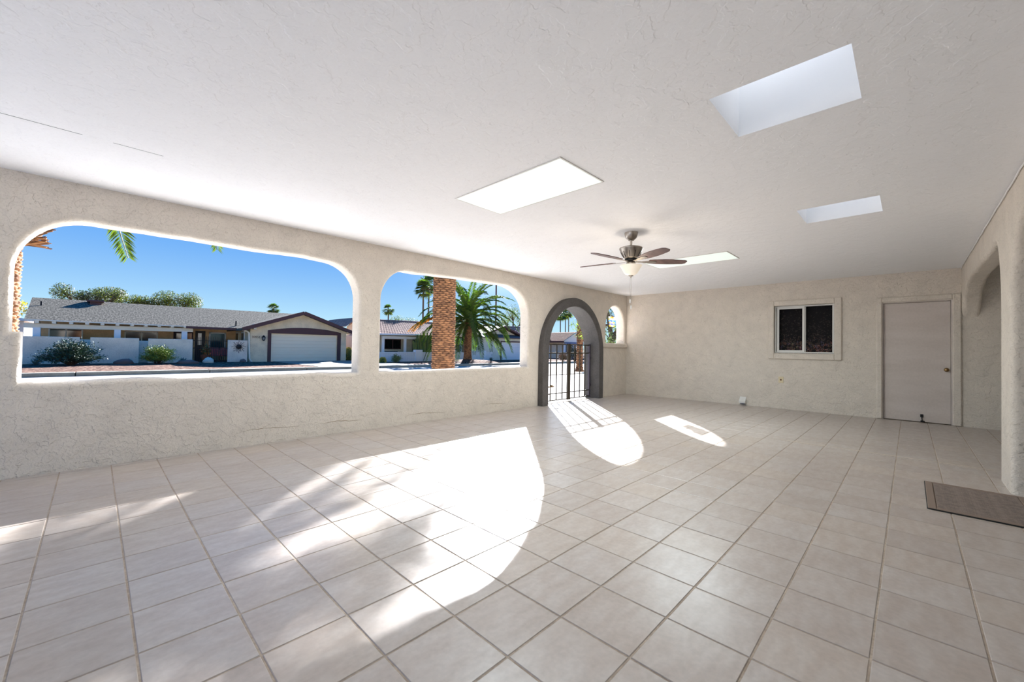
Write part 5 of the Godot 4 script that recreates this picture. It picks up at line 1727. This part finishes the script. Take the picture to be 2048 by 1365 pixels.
func build_plants() -> void:
	var gA := lin(74, 100, 40)
	var gB := lin(128, 146, 66)
	# the palm whose trunk stands in the second opening
	var d2 := Vector2(-0.807, -0.590) * 14.2
	var p2 := thing("date_palm", "thick date palm trunk with diamond leaf scars outside the second opening", "palm tree", Vector3(d2.x, G, d2.y), 0, "date palms along the street")
	put("trunk", palm_trunk(5.4, 0.375, 0.355, 0.072, 11, 0.04, 7), M.bark, p2)
	crown(p2, Vector3(0, 5.5, 0), 54, 3.3, 0.42, 88, 21, gA, gB, -30.0, true)
	# the palm at the edge of the first opening
	var p1 := thing("date_palm", "shorter date palm with a shaggy skirt beside the first opening", "palm tree", Vector3(-11.0, G, 1.28), 0, "date palms along the street")
	put("trunk", palm_trunk(4.3, 0.34, 0.37, 0.062, 12, 0.028, 8, 0.0), M.bark, p1)
	var sk := MB.new()
	var rng := rngs(44)
	for i in 1500:
		var az := rng.randf() * TAU
		var y := rng.randf_range(2.95, 4.2)
		var d := Vector3(cos(az) + rng.randfn() * 0.25, rng.randf_range(-0.15, 0.7), sin(az) + rng.randfn() * 0.25).normalized()
		var st := Vector3(cos(az) * 0.42, y, sin(az) * 0.42)
		var l := rng.randf_range(0.12, 0.34)
		sk.col = lin(150, 104, 64).lerp(lin(64, 44, 30), rng.randf())
		sk.beam(st, st + d * l, rng.randf_range(0.015, 0.045), 0.014)
	sk.col = lin(104, 72, 46)
	sk.lathe(Vector3.ZERO, [Vector2(0.34, 2.98), Vector2(0.46, 3.02), Vector2(0.58, 3.14), Vector2(0.66, 3.32), Vector2(0.68, 3.6), Vector2(0.6, 4.0), Vector2(0.3, 4.5)], 22)
	put("leaf_base_skirt", sk.mesh(), M.bark, p1)
	crown(p1, Vector3(0, 4.5, 0), 40, 3.0, 0.40, 80, 25, gA, gB, -20.0, true)
	# two long fronds that hang into the first opening
	var o := p1.position
	var t1 := onx(236, 452, -9.6)
	var t2 := onx(256, 523, -9.6)
	put("hanging_frond", frond([Vector3(0, 4.4, 0), Vector3(0.5, 5.0, -0.45), t1 + Vector3(-0.05, 0.95, 0.35) - o, t1 + Vector3(0, 0.15, 0.04) - o, t1.lerp(t2, 0.5) - o, t2 + Vector3(0, 0.06, 0) - o], 0.37, 190, lin(66, 82, 32), lin(118, 128, 50), 61, Vector3.RIGHT), M.leaf, p1)
	var t3 := onx(430, 470, -9.8)
	var t4 := onx(434, 503, -9.8)
	put("hanging_frond", frond([Vector3(0, 4.4, 0), Vector3(0.4, 5.1, -0.8), t3 + Vector3(-0.1, 0.75, 0.7) - o, t3 + Vector3(0, 0.12, 0.06) - o, t4 + Vector3(0, 0.03, 0) - o], 0.32, 170, lin(66, 82, 32), lin(118, 128, 50), 62, Vector3.RIGHT), M.leaf, p1)
	# palm in the cream house's yard
	var b3 := onx(935, 720.5, -27.0)
	var mound := put("gravel_mound", lathe([Vector2(4.2, -0.02), Vector2(3.2, 0.10), Vector2(2.0, 0.20), Vector2(0.8, 0.27), Vector2(0.0, 0.28)], 28), M.gravel)
	mound.position = Vector3(b3.x, G, b3.z)
	mound.scale = Vector3(0.44, 1, 1)
	structure(mound, "low gravel mound around the smaller date palm", "ground")
	var p3 := thing("date_palm", "full-crowned smaller date palm on a gravel mound before the cream house", "palm tree", Vector3(b3.x, G + 0.2, b3.z), 0, "date palms along the street")
	put("trunk", palm_trunk(3.3, 0.31, 0.27, 0.10, 8, 0.04, 9, 0.14), M.bark, p3)
	crown(p3, Vector3(0, 3.55, 0), 74, 4.9, 0.55, 84, 29, lin(62, 92, 40), lin(120, 140, 56), -45.0)
	var yl := frond(frond_path(5.4, 24.0, 74.0), 0.5, 84, lin(226, 150, 36), lin(248, 196, 70), 71)
	for a: float in [-0.62, -0.74, -0.88, -0.98]:
		put("yellowed_frond", yl, M.leaf_gold, p3, Transform3D(Basis(Vector3.UP, a), Vector3(0, 3.15, 0)))
	# trunk seen at the right of the gate
	var b4 := far(1159, 720, 24.0)
	var p4 := thing("date_palm", "dark palm trunk with orange leaf bases seen past the gate", "palm tree", Vector3(b4.x, G, b4.z), 0, "date palms along the street")
	put("trunk", palm_trunk(5.6, 0.16, 0.13, 0.10, 7, 0.05, 10), M.bark, p4)
	crown(p4, Vector3(0, 5.7, 0), 30, 2.4, 0.36, 50, 33, gA, gB, -20.0, true)
	# cactus clump behind the low brick wall
	var cb := onx(849, 705, -31.55)
	var cc := thing("cactus_clump", "dense dark green columnar cactus clump behind the white brick wall", "cactus", Vector3(cb.x, G, cb.z))
	var cm := MB.new()
	for i in 90:
		var az := rng.randf() * TAU
		var rr := sqrt(rng.randf())
		var st := Vector3(cos(az) * 0.2, 0, sin(az)) * rr * 1.0
		var en := st * 1.35 + Vector3(0, lerpf(2.55, 1.5, rr * rr) * rng.randf_range(0.85, 1.1), 0)
		cm.col = lin(74, 98, 52).lerp(lin(118, 128, 66), rng.randf())
		cm.tube([st * 0.6, st * 1.2 + Vector3(0, en.y * 0.5, 0), en], [0.06, 0.075, 0.05], 6)
	put("stems", cm.mesh(), M.leaf_dense, cc)
	# barrel cacti
	for q: Array in [[765.5, 722.5, -29.0, 0.23, "round golden barrel cactus at the foot of the white brick wall"], [697.0, 714.0, -35.2, 0.36, "golden upright barrel cactus beside the pink block wall"]]:
		var p := onx(q[0], q[1], q[2])
		var bc := thing("barrel_cactus", q[4], "cactus", Vector3(p.x, G, p.z))
		var r: float = q[3]
		var tallk := 1.0 if r < 0.3 else 1.7
		var bm := MB.new()
		bm.col = lin(70, 84, 44)
		bm.lathe(Vector3.ZERO, [Vector2(0.0, 0.0), Vector2(r * 0.8, 0.0), Vector2(r, r * 0.7 * tallk), Vector2(r * 0.85, r * 1.4 * tallk), Vector2(r * 0.4, r * 1.8 * tallk), Vector2(0.0, r * 1.9 * tallk)], 24)
		put("body", bm.mesh(), M.bark, bc)
		var sm := MB.new()
		for i in 700:
			var az := int(rng.randf() * 20.0) / 20.0 * TAU
			var v := rng.randf()
			var nd := Vector3(cos(az), lerpf(-0.1, 1.0, v), sin(az)).normalized()
			var st := Vector3(cos(az) * r * sqrt(1.0 - v * v * 0.85), r * 1.85 * tallk * lerpf(0.05, 1.0, v), sin(az) * r * sqrt(1.0 - v * v * 0.85))
			sm.col = lin(240, 206, 110)
			var sd := nd.cross(Vector3(rng.randfn(), rng.randfn(), rng.randfn())).normalized()
			sm.tri(st - sd * 0.012, st + sd * 0.012, st + (nd + sd * rng.randf_range(-0.6, 0.6)) * 0.09, nd.cross(sd))
		put("spines", sm.mesh(), M.leaf, bc)
	# shrubs by the courtyard wall
	var s1 := onx(143, 728, -32.2)
	shrub("wide dark feathery shrub before the courtyard wall", Vector3(s1.x, G, s1.z), 1.42, 1.25, 150, lin(34, 56, 40), lin(66, 92, 60), 81)
	var s2 := onx(316, 726, -32.6)
	shrub("small yellow-green shrub before the courtyard wall", Vector3(s2.x, G, s2.z), 1.0, 1.0, 95, lin(72, 100, 36), lin(160, 168, 62), 82)
	var s3 := onx(792, 726, -29.6)
	shrub("sparse low shrub at the foot of the white brick wall", Vector3(s3.x, G, s3.z), 0.42, 0.5, 26, lin(110, 116, 66), lin(160, 156, 90), 83)
	var s4 := far(1126, 719, 43.0)
	shrub("dry brown grass clump before the gabled house", Vector3(s4.x, G, s4.z), 0.9, 0.7, 50, lin(120, 92, 62), lin(170, 140, 100), 84)
	var s5 := far(1150, 719, 45.0)
	shrub("dark rounded bush by the gabled house corner", Vector3(s5.x, G, s5.z), 1.3, 1.6, 90, lin(34, 40, 28), lin(70, 78, 50), 85)
	var s6 := onx(44, 715, -36.0)
	shrub("dense dark hedge at the end of the courtyard wall", Vector3(s6.x, G, s6.z + 2.1), 1.6, 2.0, 150, lin(32, 52, 24), lin(74, 98, 44), 86)
	for q: Array in [[72.0, 730.0, -33.3, "spiky grey agave at the corner of the courtyard wall"], [366.0, 724.0, -33.2, "spiky grey agave beside the courtyard gate"], [982.0, 722.0, -29.8, "dark spiky agave by the white garage"]]:
		var p := onx(q[0], q[1], q[2])
		agave(q[3], Vector3(p.x, G, p.z), 0.42, int(q[0]), lin(112, 130, 122))
	for q: Array in [[248.0, 726.0, -33.0, "dark boulder before the middle courtyard panel", Vector3(0.3, 0.22, 0.45)], [374.0, 727.5, -32.4, "flat dark boulder near the courtyard gate", Vector3(0.3, 0.16, 0.55)], [417.0, 724.5, -33.6, "pale round boulder at the courtyard gate", Vector3(0.28, 0.26, 0.3)], [486.0, 725.0, -33.9, "small dark boulder under the sunburst ornament", Vector3(0.18, 0.16, 0.2)]]:
		var p := onx(q[0], q[1], q[2])
		rock(q[3], Vector3(p.x, G, p.z), q[4], M.rock if q[0] != 417.0 else M.court_wall, int(q[0]))
	var tp := onx(964, 736, -18.5)
	rock("terracotta boulder on the near side of the street", Vector3(-13.6, -0.30, onx(964, 731, -13.6).z), Vector3(0.16, 0.14, 0.2), M.terracotta, 964)
	# trees behind the tan house
	var ta := far(180, 640, 58.0)
	tree("airy grey-green tree rising behind the tan roof ridge", Vector3(ta.x, G, ta.z), 8.5, [[Vector3(-0.3, 6.0, 1.9), Vector3(1.0, 0.95, 0.9)], [Vector3(0.4, 5.7, 0.6), Vector3(1.0, 0.6, 0.8)], [Vector3(0, 5.95, -0.5), Vector3(1.0, 0.8, 0.9)], [Vector3(0, 6.0, -1.9), Vector3(1.0, 0.9, 0.9)], [Vector3(0, 4.8, -0.2), Vector3(1.2, 0.9, 2.2)]], 2400, 0.075, lin(60, 68, 46), lin(104, 104, 74), 91, "trees behind the tan house")
	var tb := far(316, 640, 66.0)
	tree("dense olive tree clump rising behind the tan roof ridge", Vector3(tb.x, G, tb.z), 7.5, [[Vector3(0, 6.6, 4.2), Vector3(1.6, 1.1, 1.6)], [Vector3(0, 6.1, 1.6), Vector3(1.6, 0.9, 1.8)], [Vector3(0, 6.5, -0.8), Vector3(1.6, 1.3, 1.7)], [Vector3(0, 6.5, -3.0), Vector3(1.6, 1.3, 1.5)], [Vector3(0, 5.2, 0.5), Vector3(1.6, 1.2, 4.5)]], 3600, 0.085, lin(60, 70, 32), lin(116, 112, 52), 92, "trees behind the tan house")
	var tc := far(44, 640, 60.0)
	tree("yellow-flowered tree beyond the white house", Vector3(tc.x, G, tc.z + 1.0), 5.4, [[Vector3(0, 4.4, -0.4), Vector3(1.2, 1.0, 1.0)], [Vector3(0, 4.0, 1.2), Vector3(1.2, 1.2, 1.2)]], 800, 0.13, lin(120, 120, 40), lin(220, 180, 60), 93)
	var td := far(1026, 660, 58.0)
	tree("pale sparse tree behind the tiled roof", Vector3(td.x, G, td.z), 8.0, [[Vector3(0.3, 6.2, 0.4), Vector3(1.3, 1.4, 1.3)], [Vector3(1.4, 5.2, -0.6), Vector3(1.2, 1.2, 1.2)], [Vector3(-1.0, 4.9, 0.8), Vector3(1.2, 1.1, 1.2)]], 1300, 0.08, lin(84, 90, 64), lin(130, 128, 98), 94)
	var te := far(812, 660, 70.0)
	tree("hazy grey tree behind the tiled roof beside the fan palm", Vector3(te.x, G, te.z), 7.0, [[Vector3(0, 5.4, 1.5), Vector3(1.4, 1.0, 1.4)], [Vector3(0, 5.2, -0.8), Vector3(1.4, 1.0, 1.8)]], 1400, 0.08, lin(80, 88, 66), lin(118, 120, 98), 95)
	var tg := far(1223, 705, 17.5)
	tree("dark-branched tree seen through the small arched opening", Vector3(tg.x, G, tg.z), 5.0, [[Vector3(-0.2, 3.6, 0.2), Vector3(1.1, 0.9, 1.1)], [Vector3(0.6, 2.7, -0.3), Vector3(1.0, 0.9, 1.0)], [Vector3(-0.7, 2.4, 0.5), Vector3(0.9, 0.8, 0.9)], [Vector3(0.2, 1.6, 0.3), Vector3(0.9, 0.6, 0.9)]], 1500, 0.055, lin(60, 76, 44), lin(150, 160, 110), 96)
	# fan palms on the skyline
	for q: Array in [[547.0, 618.5, 62.0, 0.95, "small fan palm head above the tan house ridge"], [777.0, 620.0, 75.0, 1.25, "lone fan palm above the tiled roof"], [993.0, 540.0, 60.0, 1.6, "tall fan palm whose bare trunk rises beside the smaller date palm"], [1121.0, 631.0, 90.0, 1.7, "thin fan palm above the gabled roof, lowest of the three"], [1131.0, 627.0, 99.0, 1.9, "thin fan palm above the gabled roof, between the other two"], [1137.5, 624.0, 108.0, 1.9, "thin fan palm above the gabled roof, tallest of the three"], [847.0, 578.0, 58.0, 1.7, "shorter fan palm half hidden by the thick date palm trunk"], [858.0, 568.0, 64.0, 1.8, "taller fan palm half hidden by the thick date palm trunk"]]:
		var p := far(q[0], q[1], q[2])
		var grp := "row of fan palms behind the gabled house" if q[0] > 1100.0 else ("fan palm pair behind the date palm trunk" if q[0] > 840.0 and q[0] < 870.0 else "")
		fan_palm(q[4], Vector3(p.x, G, p.z), p.y - G, 0.12, q[3], int(q[0]), grp)
